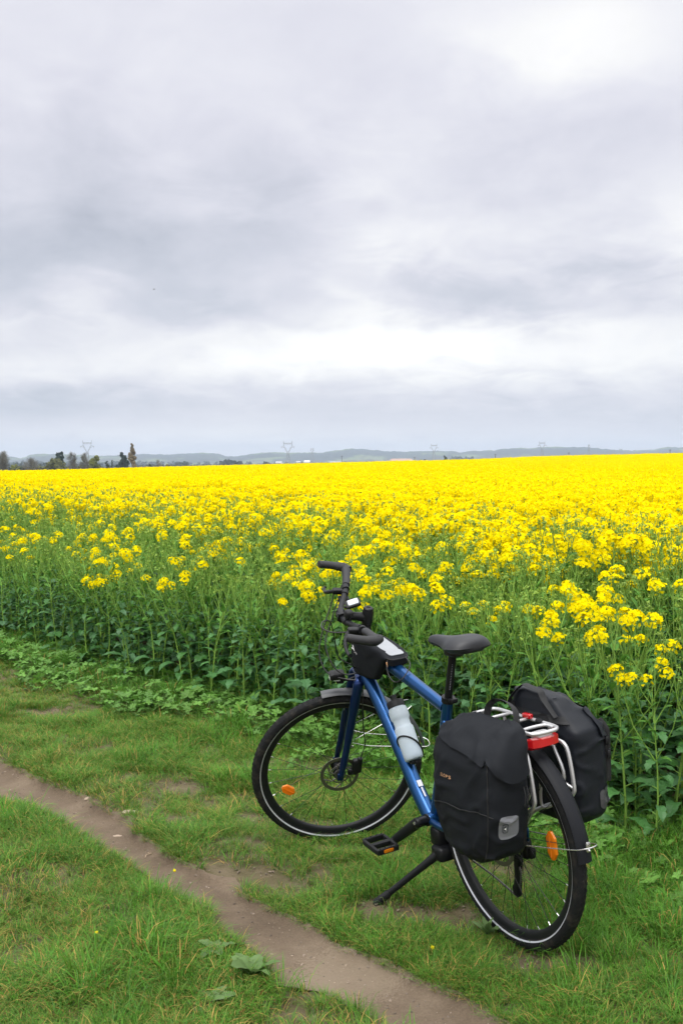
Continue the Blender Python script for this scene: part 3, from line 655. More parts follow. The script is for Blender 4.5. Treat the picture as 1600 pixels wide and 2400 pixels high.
def patch_mesh(seed, nh, size, fl, under):
    """a square metre of flowering crop as it shows from afar"""
    R = rng(seed); o = MB()
    for _ in range(nh):
        x, y = R.uniform(-.55, .55, 2); z = 1.08 + R.normal() * .065
        for _ in range(fl):
            d = R.normal(size=3); d[2] = abs(d[2]) + .2; d /= np.linalg.norm(d); q = np.array([x, y, z]) + d * .045 * R.uniform(.6, 1.15)
            flower(o, R, q, d + R.normal(size=3) * .3, size * R.uniform(.8, 1.25), 2, 3)
    for _ in range(under):
        x, y = R.uniform(-.6, .6, 2); z = R.uniform(.55, 1.05); a = R.uniform(0, 6.28)
        leaf(o, R, (x, y, z), a, R.uniform(.1, .2), R.uniform(.02, .05), R.uniform(-.2, .8), 1, int(R.choice([1, 2])), 2, 0)
    for _ in range(40):
        x, y = R.uniform(-.6, .6, 2); o.tube([(x, y, .4), (x + R.uniform(-.05, .05), y, 1.06)], .0035, 3, cap=False)
    return o.mesh('rapeseed_patch', MATS_ALL, None)
far_kinds = [patch_mesh(70 + i, 150 + 15 * (i % 3), .0185, 11, 150) for i in range(4)] + [patch_mesh(80, 75, .0185, 11, 280)]

R = rng(4)
def crop_points(d0, d1, step, x0, x1, ymax=200, margin=.45):
    """jittered rows lying along the edge of the field"""
    out = []
    xs = np.arange(x0, x1, step * .66)
    for k, d in enumerate(np.arange(d0, d1, step)):
        x = xs + R.uniform(-.5, .5, len(xs)) * step * .9 + (k % 2) * step * .3; dd = d + R.uniform(-.5, .5, len(xs)) * step * .95
        y = edge_y(x) + dd / .65
        ok = (np.abs(x) < y * .327 + margin) & (y < ymax); out.append(np.stack([x[ok], y[ok], dd[ok]], 1))
    return np.concatenate(out)
near = crop_points(.02, 5.2, .155, -9, 4.2, margin=1.3)
near = near[np.argsort(near[:, 2] + R.uniform(-.06, .06, len(near)))]
def pick(x, d):
    v = d * .56 - .58 + .45 * float(smoothstep(.2, 1.2, x)) + .85 * (vnoise(x, d, .6, 12) - .5) + R.uniform(-.42, .42) - .25 * float(smoothstep(.6, 1.4, x)) - .25 * float(smoothstep(-1.3, -2.8, x))
    if v < .8 and R.random() < .10: return int(R.choice([3, 3, 4]))
    if v < .3: return int(R.choice([0, 2, 1, 2]))
    if v < .8: return int(R.choice([0, 1, 2, 3, 2, 4]))
    if v < 1.6: return int(R.choice([0, 1, 3, 3, 4, 5]))
    return int(R.choice([1, 3, 4, 5, 6, 7, 8]))
def plant_scale(x, d): 
    return .88 + .17 * float(smoothstep(.0, 1.4, d)) + R.uniform(-.16, .07) - .05 * float(smoothstep(-1.0, -2.5, x)) * (1 - float(smoothstep(.3, 1.5, d)))
# the 300 nearest plants are things of their own, with stem, foliage and blossom
N_OWN = 300
own_meshes = [(bs.mesh('stem', M_stem, None), bl.mesh('foliage', [M_leaf, M_leaf2], None), bf.mesh('blossom', [M_petal, M_bud], None)) for bs, bl, bf in full_parts]
LABEL_G = 'green rapeseed plant mostly still in bud, standing in the front rows of the crop'
LABEL_Y = 'rapeseed plant carrying open yellow flower heads, standing in the front rows of the crop'
def own_plant(x, y, kind, s, rz, tilt=(0, 0), label=None):
    M = Matrix.Translation((x, y, float(terrain(x, y)))) @ Matrix.Rotation(tilt[0], 4, 'X') @ Matrix.Rotation(tilt[1], 4, 'Y') @ Matrix.Rotation(rz, 4, 'Z') @ Matrix.Scale(s, 4)
    t = empty('rapeseed_plant', M, label or (LABEL_G if kind in (0, 1, 2) else LABEL_Y), 'plant', 'rapeseed plants along the front of the field')
    for nm, me in zip(('stem', 'foliage', 'blossom'), own_meshes[kind]):
        o = bpy.data.objects.new(nm, me); C.objects.link(o); o.parent = t
inside = np.abs(near[:, 0]) < near[:, 1] * .327 + .06
own, rest = near[inside][:N_OWN - 2], np.concatenate([near[inside][N_OWN - 2:], near[~inside]])
for x, y, d in own:
    own_plant(x, y, pick(x, d), plant_scale(x, d), R.uniform(0, 6.28), R.uniform(-.13, .13, 2))
x, y = on_ground(1462, 1962); own_plant(x, y, 4, .92, 1.0, (0, .02), 'tallest flowering rapeseed plant beside the roll top pannier, yellow heads stacked up one stem')
x, y = on_ground(1535, 1985); own_plant(x, y, 3, .70, 2.0, (0, .03), 'low rapeseed plant with few yellow heads at the lowest right corner of the crop')
P, I, Rt, S = [], [], [], []
for x, y, d in rest:
    s = plant_scale(x, d); P.append((x, y, float(far_rise(x, y)))); I.append(pick(x, d)); Rt.append((R.uniform(-.08, .08), R.uniform(-.08, .08), R.uniform(0, 6.28))); S.append((s, s, s))
mid = crop_points(5.2, 17, .165, -15, 12, 30, 1.3)
for x, y, d in mid:
    s = R.uniform(.94, 1.08) * (1 + .05 * (vnoise(x, y, 1.7, 21) - .5)); P.append((x, y, float(far_rise(x, y)))); I.append(9 + R.integers(6)); Rt.append((R.uniform(-.07, .07), R.uniform(-.07, .07), R.uniform(0, 6.28))); S.append((s, s, s))
for y in np.arange(8, 112, .98):
    xs = np.arange(-y * .36 - 1, y * .36 + 1, .98); xs = xs + R.uniform(-.1, .1, len(xs))
    for x in xs:
        if into_crop(x, y) > 16.7 or (y > 29.2 and into_crop(x, y) > 5):
            q = (.5 + .9 * vnoise(x, y, 6, 30)) ; s = 1 + .05 * (vnoise(x, y, 9, 31) - .5) * 2
            P.append((x, y, float(far_rise(x, y)) + R.uniform(-.03, .03))); I.append(15 + (4 if R.random() < .12 + .6 * float(smoothstep(.60, .82, vnoise(x, y, 3.0, 33))) else R.integers(4))); Rt.append((0, 0, R.integers(4) * math.pi / 2 + R.uniform(-.1, .1))); S.append((1.02, 1.02, s))
scatter('rapeseed_crop', P, I, Rt, S, full_kinds + mid_kinds + far_kinds, 'rapeseed crop in full yellow flower spreading from behind the front rows to the horizon', 'rapeseed')

# ---- grass
M_grass = [plantmat('grass_blade', (.086, .200, .016), .3, .5, spec=.12, hue=((.075, .185, .050), .7), rand=.28, var=.25, vscale=2.5), plantmat('grass_blade_fresh', (.102, .268, .030), .35, .45, spec=.12, rand=.25, var=.2, vscale=3), plantmat('grass_blade_pale', (.175, .245, .050), .3, .55, spec=.12, rand=.2, var=.2), plantmat('grass_blade_dry', (.42, .28, .085), .3, .7, spec=.1, rand=.25, var=.2)]
def tuft(seed, n, h, spread, lean, probs, wid=.0026):
    R = rng(seed); b = MB()
    for _ in range(n):
        a = R.uniform(0, 6.28); r = spread * math.sqrt(R.uniform(0, 1)); p = np.array([math.cos(a) * r, math.sin(a) * r, -.004]); a2 = a + R.uniform(-.9, .9); o = np.array([math.cos(a2), math.sin(a2), 0])
        H = h * R.uniform(.5, 1.15); ln = lean * R.uniform(.3, 1.6) * H; s = np.array([-math.sin(a2), math.cos(a2), 0]) * wid * R.uniform(.7, 1.3) / 2; tw = R.uniform(-.5, .5)
        s = s + o * tw * wid * .3
        m1 = p + o * ln * .25 + np.array([0, 0, H * .5]); m2 = p + o * ln * .62 + np.array([0, 0, H * .85]); e = p + o * ln * 1.1 + np.array([0, 0, H * R.uniform(.8, 1.0)])
        b.add([p - s, p + s, m1 + s * .9, m1 - s * .9, m2 + s * .6, m2 - s * .6, e], [(0, 1, 2, 3), (3, 2, 4, 5), (5, 4, 6)], int(R.choice(4, p=probs)))
    return b.mesh('grass_tuft', M_grass, None)
gk = [tuft(100 + i, 20, .050, .030, 1.0, (.45, .31, .18, .06)) for i in range(4)] + [tuft(110 + i, 20, .045, .032, 1.3, (.30, .16, .33, .21)) for i in range(3)] + [tuft(120 + i, 18, .115, .03, .85, (.42, .43, .12, .03), .0034) for i in range(4)] + [tuft(130 + i, 26, .055, .036, 1.2, (.34, .30, .26, .10)) for i in range(3)]
N0 = 245000
x = R.uniform(-5.3, 3.4, N0); y = R.uniform(2.35, 12.5, N0)
pt = path_t(x, y); d = into_crop(x, y)
keep = (np.abs(x) < y * .327 + .9) & (d < .45) & (pt > 1.0 + .10 * (vnoise(x, y, .12, 41) - .5))
thin = .25 + .9 * smoothstep(.30, .62, vnoise(x, y, .30, 42))
for px_, py_, r in ((418, 1845, .16), (597, 1921, .15), (900, 2126, .16), (960, 2150, .14), (1050, 2150, .20), (85, 1672, .2), (900, 1990, .14), (780, 1985, .12), (1250, 2265, .16), (1340, 2268, .14), (560, 2042, .16), (615, 2060, .12), (30, 2240, .10), (420, 1925, .1)):
    gx_, gy_ = on_ground(px_, py_); thin *= smoothstep(.35, 1.1, np.hypot((x - gx_) / 1.5, y - gy_) / (r * .85)) * .93 + .07
keep &= R.random(N0) < thin
keep &= R.random(N0) < np.where(d > -.2, .45, 1)
x, y, pt, d = x[keep], y[keep], pt[keep], d[keep]
z = terrain(x, y) - .003; P, I, Rt, S = [], [], [], []
lush = np.maximum(smoothstep(-.55, -.1, d) * .8, smoothstep(.55, .8, x) * smoothstep(2.9, 3.5, y)) + .16 * smoothstep(.6, .85, vnoise(x, y, .4, 44))
dry = smoothstep(.45, .75, vnoise(x, y, .55, 45)) + .5 * smoothstep(1.3, 1.0, pt)
lift = vnoise(x, y, .22, 46)
for i in range(len(x)):
    q = R.random()
    if q < lush[i] * .55: k = 7 + R.integers(4)
    elif q < .12 + dry[i] * .5: k = 4 + R.integers(3)
    elif q > .8: k = 11 + R.integers(3)
    else: k = R.integers(4)
    s = (.50 + .55 * lift[i]) * R.uniform(.8, 1.2) * (.62 + .38 * min(1, max(0, (pt[i] - 1) * 2.2))); 
    P.append((x[i], y[i], z[i])); I.append(k); Rt.append((R.uniform(-.2, .2), R.uniform(-.2, .2), R.uniform(0, 6.28))); S.append((s * 1.05, s * 1.05, s))
scatter('grass', P, I, Rt, S, gk, 'short tufted green grass covering both banks of the dirt path', 'grass')

# ---- crumbs of soil and grit on the path
M_grit = [mat('grit', (.16, .125, .095), .95, var=.4, vscale=60, objrand=.5), mat('pale_grit', (.30, .24, .18), .95, var=.3, vscale=60, objrand=.3)]
def crumb(seed, k):
    R = rng(seed); b = MB(); b.ball((0, 0, 0), (1, .8, .55), 7, 5); V = np.array(b.v); V *= (1 + .25 * R.normal(size=(len(V), 1)).clip(-1, 1)); b.v = [tuple(p) for p in V]; return b.mesh('grit', [M_grit[k]], 60)
N2 = 42000; x = R.uniform(-4, 1.6, N2); y = R.uniform(2.4, 9, N2); pt = path_t(x, y)
bare = np.zeros(N2)
for px_, py_, r in ((900, 2126, .16), (960, 2150, .14), (1050, 2150, .20), (418, 1845, .16), (597, 1921, .15), (85, 1672, .2), (560, 2042, .16), (1250, 2265, .16)):
    gx_, gy_ = on_ground(px_, py_); bare = np.maximum(bare, 1 - np.hypot((x - gx_) / 1.5, y - gy_) / r)
keep = ((pt < 1.02) | (bare > .2)) & (np.abs(x) < y * .327 + .2); x, y, pt = x[keep], y[keep], pt[keep]; n = len(x)
pale = np.exp(-((x - sx) ** 2 + (y - sy) ** 2) / .10); s = .0014 + .0045 * R.random(n) ** 3.2
scatter('gravel', np.stack([x, y, terrain(x, y) + .005], 1), np.where(R.random(n) < .05 + .4 * pale, 3 + R.integers(0, 2, n), R.integers(0, 3, n)), R.uniform(0, 6.28, (n, 3)) * np.array([.1, .1, 1]), np.stack([s * R.uniform(.8, 1.5, n), s, s], 1), [crumb(1, 0), crumb(2, 0), crumb(3, 0), crumb(4, 1), crumb(5, 1)], 'fine crumbs of soil and grit lying on the dirt path', 'grit')

# ---- low lobed weeds between the grass and the crop
M_weed = [plantmat('weed_leaf', (.125, .27, .040), .3, .5, rand=.25, hue=((.10, .235, .05), .6)), plantmat('weed_stalk', (.13, .19, .06), .1, .6)]
def weed(seed, n, size):
    R = rng(seed); b = MB()
    for _ in range(n):
        a = R.uniform(0, 6.28); r = R.uniform(.01, .07); c = np.array([math.cos(a) * r, math.sin(a) * r, R.uniform(.02, .085)]); b.tube([(0, 0, 0), c], .0012, 3, False, False, None); b.mi[-3:] = [1] * 3
        nr = np.array([R.normal() * .35, R.normal() * .35, 1.0]); nr /= np.linalg.norm(nr); u_ = np.cross(nr, (0, 1, .1)); u_ /= np.linalg.norm(u_); w_ = np.cross(nr, u_); s = size * R.uniform(.6, 1.25); V = [c - nr * s * .12]; nl = 5
        for k in range(nl * 3 + 1):
            th = -2.5 + 5.0 * k / (nl * 3); rr_ = s * (.62 if k % 3 == 0 else 1.0) * (1 - .15 * abs(th) / 2.5) * R.uniform(.92, 1.08); V.append(c + (u_ * math.cos(th + a) + w_ * math.sin(th + a)) * rr_ + nr * s * R.uniform(-.12, .12))
        b.add(V, [(0, k, k + 1) for k in range(1, nl * 3 + 1)], 0)
    return b.mesh('weed_kind', M_weed, None)
wk = [weed(150 + i, 9, .026) for i in range(4)] + [weed(160 + i, 7, .036) for i in range(2)]
N1 = 15000; x = R.uniform(-5.5, 3, N1); y = R.uniform(2.4, 14, N1); d = into_crop(x, y)
keep = (np.abs(x) < y * .327 + .9) & (d < .7) & (d > -.75 + .3 * vnoise(x, y, .4, 51)) & (R.random(N1) < .15 + smoothstep(.25, .6, vnoise(x, y, .5, 52)))
x, y = x[keep], y[keep]; z = terrain(x, y); n = len(x); s = R.uniform(.7, 1.35, n)
scatter('weeds', np.stack([x, y, z], 1), R.integers(0, 6, n), np.stack([R.uniform(-.15, .15, n), R.uniform(-.15, .15, n), R.uniform(0, 6.28, n)], 1), np.stack([s, s, s], 1), wk, 'low bright green lobed weeds in a band along the foot of the crop', 'weeds')

# ---- single broad-leaved weeds in the grass
M_dock = plantmat('dock_leaf', (.12, .20, .065), .25, .5, rand=.1, var=.2, vscale=30)
def dock(px_, py_, n, L, W, label, seed, elev=.5):
    x, y = on_ground(px_, py_); R = rng(seed); t = empty('broadleaf_weed', Matrix.Translation((x, y, float(terrain(x, y)))), label, 'plant', 'broad leaved weeds in the grass')
    a = R.uniform(0, 6)
    for i in range(n):
        b = MB(); a += 2.4; leaf(b, R, (0, 0, .012), a, L * R.uniform(.75, 1.1), W * R.uniform(.8, 1.1), elev * R.uniform(.6, 1.6), R.uniform(.5, 1.1), 0, 8, .12, .2); b.build('leaf', M_dock, t, 60)
dock(593, 2290, 6, .105, .050, 'largest pale broad leaved weed at the lower rim of the dirt path', 3, .75)
dock(505, 2232, 5, .085, .036, 'pale broad leaved weed in the grass up left of the largest one', 4)
dock(485, 2355, 6, .09, .036, 'pale broad leaved weed lowest in the grass near the picture bottom', 5)
dock(333, 2333, 2, .055, .032, 'small light green two leaved weed in the grass at bottom left', 6, .6)
dock(1140, 2196, 12, .060, .018, 'leafy green weed growing against the left side of the rear tyre', 7, .9)
M_fl = plantmat('small_yellow_petals', (.85, .70, .01), .3, .6, rand=.02)
def small_flower(px_, py_, label, seed, h=.03):
    x, y = on_ground(px_, py_, h); R = rng(seed); b = MB()
    for k in range(3): flower(b, R, np.array([0, 0, h + k * .002]), np.array([R.normal() * .3, R.normal() * .3, 1]), .0062, 5, 0)
    b.tube([(0, 0, -.01), (.002, 0, h)], .0012, 4); b.mi[-6:] = [1] * 6
    o = b.build('flower', [M_fl, M_stem], smooth=None); o.location = (x, y, float(terrain(x, y))); tag(o, label, 'flower', 'tiny yellow flowers by the path')
small_flower(226, 2180, 'tiny yellow flower in the grass left of the dirt path', 1, .04); small_flower(409, 2024, 'tiny yellow petal cluster lying on the dirt path', 2, .006); small_flower(1013, 2222, 'tiny yellow flower in the grass below the kickstand', 3, .03)
for px_, py_, L, a, lab in ((795, 2016, .09, .1, 'thin pale dry twig lying on bare soil under the front wheel'), (348, 1992, .06, 1.3, 'short thin dark twig lying on the dirt path')):
    x, y = on_ground(px_, py_); b = MB(); b.tube(spline([(-L / 2, 0, .004), (-L / 6, .004, .008), (L / 6, -.003, .006), (L / 2, .003, .004)], 4), [.0016] * 12 + [.001], 5)
    b.tube([(L / 6, -.003, .006), (L / 3, .014, .008)], [.001, .0006], 4)
    o = b.build('twig', mat('dry_wood', (.36, .27, .18), .9)); o.location = (x, y, float(terrain(x, y)) + .004); o.rotation_euler = (0, 0, a); tag(o, lab, 'twig')
# ------------------------------------------------------------------ the bicycle
def paint(name, col, rough=.3, metal=.75, coat=.3):
    m = mat(name, col, rough, metal, var=.06, vscale=8, coat=coat); return m
M_blue = paint('metallic_blue_paint', (.007, .066, .21)); M_blue_shade = paint('shaded_blue_paint', (.005, .026, .12))  # the fork gets the frame's paint with its shade put into the colour
M_black = mat('satin_black_metal', (.006, .0065, .008), .42, .1, spec=.3, var=.15, vscale=20, bump=.05, bscale=300)
M_plast = mat('black_plastic', (.007, .0075, .009), .5, spec=.3, var=.2, vscale=25, bump=.08, bscale=400)
M_rub = mat('tyre_rubber', (.0075, .008, .009), .75, spec=.25, var=.3, vscale=30, bump=.35, bscale=260)
_g = NG(M_rub.node_tree); _p = _g.node('ShaderNodeNewGeometry').outputs['Position']; _b = _g.n['Principled BSDF']; _k = _g.ramp(_g.noise(_p, 22, 6, .7), [(.50, 0.0), (.68, .55)])
_g.put(_b.inputs['Base Color'], _g.mix(_k, (.0075, .008, .009, 1), (.050, .042, .033, 1)))      # dried dust on the rubber
M_grip = mat('grip_rubber', (.014, .0145, .017), .62, var=.15, vscale=60, bump=.25, bscale=500)
M_sadd = mat('saddle_cover', (.014, .015, .019), .48, var=.1, vscale=40, bump=.1, bscale=900)
M_refl = mat('reflective_band', (.56, .57, .62), .35, .3, var=.05)
M_steelb = mat('bright_steel', (.62, .62, .62), .25, .9, var=.05); M_alu = mat('silver_rack_paint', (.56, .56, .57), .36, .65, var=.06, vscale=15)
M_disc = mat('brake_disc_steel', (.16, .15, .14), .38, .85, var=.15, vscale=40); M_spoke = mat('black_spoke', (.03, .03, .032), .4, .6)
M_amber = mat('amber_reflector', (.95, .27, .01), .18, var=.18, vscale=90, coat=.6, transl=.35); M_red = mat('red_lamp_plastic', (.45, .006, .010), .2, var=.1, vscale=40, coat=.8)
M_guard = mat('mudguard_plastic', (.010, .011, .014), .5, spec=.16, var=.12, vscale=10, bump=.05, bscale=200); M_guardf = mat('front_mudguard_plastic', (.05, .053, .060), .4, var=.1, vscale=10)
M_cable = mat('cable_housing', (.014, .014, .015), .4); M_glass = mat('lamp_glass', (.75, .78, .80), .08, .2, coat=1.0); M_screen = mat('screen', (.42, .46, .48), .12, var=.08, vscale=60, coat=1.0)
M_chain = mat('oiled_chain', (.10, .095, .09), .4, .8, var=.4, vscale=150)
bike = empty('bicycle', BM, 'blue touring bicycle on its kickstand with turned front wheel, beside the rapeseed field', 'bicycle')
def part(b, name, m, par=None, fn=None, smooth=35): return b.build(name, m, par if par is not None else bike, smooth, fn)
V3 = lambda *a: np.array(a, float)
def wheel_fn(front):
    if front: return lambda P: SL(P + V3(OFF, 0, 0))
    return lambda P: P + V3(0, 0, WR)
def ringed(b, prof, n=96, a0=None, a1=None):
    """prof of (radius, side) turned about the wheel's axle"""
    prof = np.array(prof, float); full = a0 is None
    th = np.linspace(0, 2 * np.pi, n, endpoint=False) if full else np.radians(np.linspace(a0, a1, n))
    return b.loft([np.stack([prof[:, 0] * math.cos(t), prof[:, 1], prof[:, 0] * math.sin(t)], 1) for t in th], cap=not full, closed=full)
def tube_prof(rc, r, n=16, e=1.0): a = 2 * np.pi * np.arange(n) / n; return np.stack([rc + r * np.cos(a), r * e * np.sin(a)], 1)
def wheel(front):
    f = wheel_fn(front); b = MB(); ringed(b, [(.288, -.005), (.291, -.0085), (.300, -.0115), (.3135, -.0125), (.3135, .0125), (.300, .0115), (.291, .0085), (.288, .005)])
    w = part(b, 'wheel', M_plast, None, f, 50); w['label'] = 'front wheel, turned to the left' if front else 'rear wheel under the rack'
    b = MB(); ringed(b, tube_prof(.3305, .0215, 18), 120)
    for k in range(96):                      # raised tread blocks
        t = 2 * np.pi * k / 96
        for s in (-1, 1):
            q0, q1 = (t, t + .035); a_in, a_out = .18, .95; V = []
            for (tt, aa) in ((q0, a_in), (q0 + .028, a_in), (q1 + .035, a_out), (q1 + .008, a_out)):
                for rr_ in (.0215, .0232): V.append(((.3305 + rr_ * math.cos(aa)) * math.cos(tt), s * rr_ * math.sin(aa), (.3305 + rr_ * math.cos(aa)) * math.sin(tt)))
            b.add(V, [(1, 3, 5, 7), (0, 1, 3, 2), (2, 3, 5, 4), (4, 5, 7, 6), (6, 7, 1, 0)])
    part(b, 'tyre', M_rub, w, f, 40)
    for s in (-1, 1):
        b = MB(); ringed(b, [(.3172, s * .0180), (.3195, s * .0196), (.3218, s * .0209), (.3212, s * .0199), (.3176, s * .0170)]); part(b, 'reflective_stripe', M_refl, w, f)
    b = MB(); R = rng(2)
    for k in range(28):
        s = 1 if k % 2 else -1; th = 2 * np.pi * k / 28; cr = .42 * (1 if (k // 2) % 2 else -1)
        p = V3(.024 * math.cos(th + cr * 2.6), s * .030, .024 * math.sin(th + cr * 2.6)); q = V3(.289 * math.cos(th), 0, .289 * math.sin(th))
        b.cur = 0; b.tube([p, q], .00105, 5); d = (q - p) / np.linalg.norm(q - p); b.cur = 1; b.tube([q - d * .013, q], .0021, 6)
    part(b, 'spokes', [M_spoke, M_steelb], w, f, None)
    b = MB(); b.lathe((0, 0, 0), (0, 1, 0), [(-.058, .006), (-.052, .009), (-.038, .012), (-.034, .027), (-.030, .027), (-.027, .013), (.027, .013), (.030, .027), (.034, .027), (.038, .012), (.052, .009), (.058, .006)], 20); part(b, 'hub', M_black, w, f)
    b = MB(); y0 = .042; ringed(b, [(.0655, y0 - .001), (.0795, y0 - .001), (.0795, y0 + .001), (.0655, y0 + .001)], 60)
    for k in range(6):
        t0 = 2 * np.pi * k / 6; b.tube([(.018 * math.cos(t0), y0, .018 * math.sin(t0)), (.045 * math.cos(t0 + .25), y0, .045 * math.sin(t0 + .25)), (.068 * math.cos(t0 + .7), y0, .068 * math.sin(t0 + .7))], .003, 6)
    ringed(b, [(.036, y0 - .001), (.041, y0 - .001), (.041, y0 + .001), (.036, y0 + .001)], 40); b.lathe((0, y0 - .003, 0), (0, 1, 0), [(0, .022), (.006, .022)], 16)
    part(b, 'brake_disc', M_disc, w, f, 30)
    c, ang, hl, hw = ((.197, -.099), math.atan2(-.55, -1), .030, .019) if front else ((-.212, .040), math.pi / 2 - .1, .044, .020)
    b = MB(); ca, sa = math.cos(ang), math.sin(ang); out = [(-1, -.25), (-.55, -1), (.55, -1), (1, -.25), (1, .25), (.55, 1), (-.55, 1), (-1, .25)]
    loops = []
    for y_, k in ((-.006, .8), (-.004, 1), (.004, 1), (.0065, .82)): loops.append([(c[0] + (px_ * hl * ca - py_ * hw * sa) * k, y_, c[1] + (px_ * hl * sa + py_ * hw * ca) * k) for px_, py_ in out])
    b.loft(loops); b.tube([(c[0] - hl * ca * .8, .0075, c[1] - hl * sa * .8), (c[0] + hl * ca * .8, .0075, c[1] + hl * sa * .8)], .0022, 6)
    part(b, 'reflector', M_amber, w, f, 20)
    return w
front_wheel = wheel(True); rear_wheel = wheel(False)
# second amber reflector, on the far side of each rim, is hidden; the rear hub carries the sprockets
b = MB()
for i, r in enumerate((.055, .050, .045, .040, .036, .032, .028, .024, .021)): ringed(b, [(r - .008, -.020 - i * .0037), (r, -.020 - i * .0037), (r, -.0185 - i * .0037), (r - .008, -.0185 - i * .0037)], 36)
part(b, 'sprockets', M_chain, rear_wheel, wheel_fn(False), 30)

# frame
BB = V3(.4251, 0, .2994); CL = V3(.2962, 0, .7526)
def ax_pt(s, a=0, l=0): return P0 + AN * a + AU * s + V3(0, l, 0)
fr = MB()
fr.tube(spline([(.885, 0, .768), (.82, 0, .722), (.722, 0, .613), (.603, 0, .465), (.53, 0, .371), (.462, 0, .296)], 5), np.linspace(.0275, .031, 26), 16, up=(-.78, 0, .62), asp=.92)
fr.tube([ax_pt(.578), (.70, 0, .834), (.5, 0, .777), (.318, 0, .724)], [.029, .027, .024, .022], 16, up=(0, 0, 1), asp=.9)
fr.tube([BB + V3(.004, 0, -.01), BB + (CL - BB) * .5, CL + (CL - BB) * .005], [.0205, .0185, .0195], 16)
fr.tube([ax_pt(.437), ax_pt(.445), ax_pt(.59), ax_pt(.60)], [.023, .026, .026, .024], 18)
fr.lathe(BB - V3(0, .036, 0), (0, 1, 0), [(0, .021), (.003, .023), (.069, .023), (.072, .021)], 20)
for s in (-1, 1):
    fr.tube(spline([BB + V3(-.012, s * .028, -.004), (.33, s * .042, .302), (.20, s * .058, .322), (.02, s * .066, .350)], 4), [.0135] * 9 + [.012] * 3 + [.011], 10)
    fr.tube(spline([CL + (BB - CL) * .17 + V3(-.008, s * .012, 0), (.22, s * .040, .58), (.10, s * .058, .46), (.005, s * .066, .362)], 4), [.0095] * 13, 8)
    fr.rbox((.006, s * .066, .352), (.024, .004, .026), r=.3)
fr.tube([(.255, -.04, .628), (.255, .04, .628)], .008, 8)
frame = part(fr, 'frame', M_blue, None, None, 50)
b = MB(); b.tube([CL + (CL - BB) * (-.012), CL + (CL - BB) * .028], .0235, 18); b.rbox(CL + V3(-.030, 0, .004), (.012, .014, .008), r=.3); b.tube([CL + V3(-.03, -.018, .004), CL + V3(-.03, .018, .004)], .004, 8); part(b, 'seat_clamp', M_black)
b = MB(); d = (CL - BB) / np.linalg.norm(CL - BB); b.tube([CL, CL + d * .165, CL + d * .178], [.0137, .0137, .0125], 16); b.rbox(CL + d * .185 + V3(-.004, 0, 0), (.034, .024, .014), r=.35)
for s in (-1, 1): b.tube(spline([(.345, s * .010, .945), (.29, s * .021, .945), (.20, s * .022, .945), (.125, s * .03, .966)], 4), .0035, 6)
part(b, 'seatpost', M_black)
b = MB(); b.cur = 0                                  # decals on the tube, and the scale on the post
for k in range(16):
    q = CL + d * (.045 + .0062 * k) + V3(-.0125, .0066, 0); b.tube([q + V3(0, -.002, 0), q + V3(-.0004, .0018, 0)], .0007, 4)
part(b, 'height_scale', M_refl, bpy.data.objects['seatpost'])
# saddle
xs = [.104, .112, .130, .155, .185, .215, .245, .275, .305, .335, .360, .374, .380]
hw_ = [.030, .056, .079, .086, .081, .066, .048, .036, .029, .0255, .0225, .017, .008]
tz = [.978, .992, 1.000, 1.003, 1.000, .994, .988, .984, .981, .979, .975, .969, .962]
dp_ = [.022, .044, .058, .064, .066, .064, .058, .050, .044, .039, .034, .026, .014]
loops = []
for x, w, z, dd in zip(xs, hw_, tz, dp_):
    L = []
    for k in range(28):
        a = 2 * np.pi * k / 28; cs, sn = math.cos(a), math.sin(a)
        yy = w * np.sign(cs) * abs(cs) ** .8; zz = (sn ** .9 if sn > 0 else -(abs(sn) ** .55))
        drop = .35 * dd * (abs(cs) ** 2.2); ch = .006 * math.exp(-(yy / .012) ** 2) * math.sin(np.pi * np.clip((x - .11) / .2, 0, 1)) if sn > 0 else 0
        L.append((x, yy * (1 if sn > -.2 else .62), z - dd * .42 + (dd * .42 * zz if sn > 0 else dd * .58 * zz) - drop * (1 if sn > 0 else .5) - ch))
    loops.append(L)
b = MB(); b.loft(loops); sad = part(b, 'saddle', M_sadd, None, None, 180)
ms = sad.modifiers.new('round', 'SUBSURF'); ms.levels = 1; ms.render_levels = 2
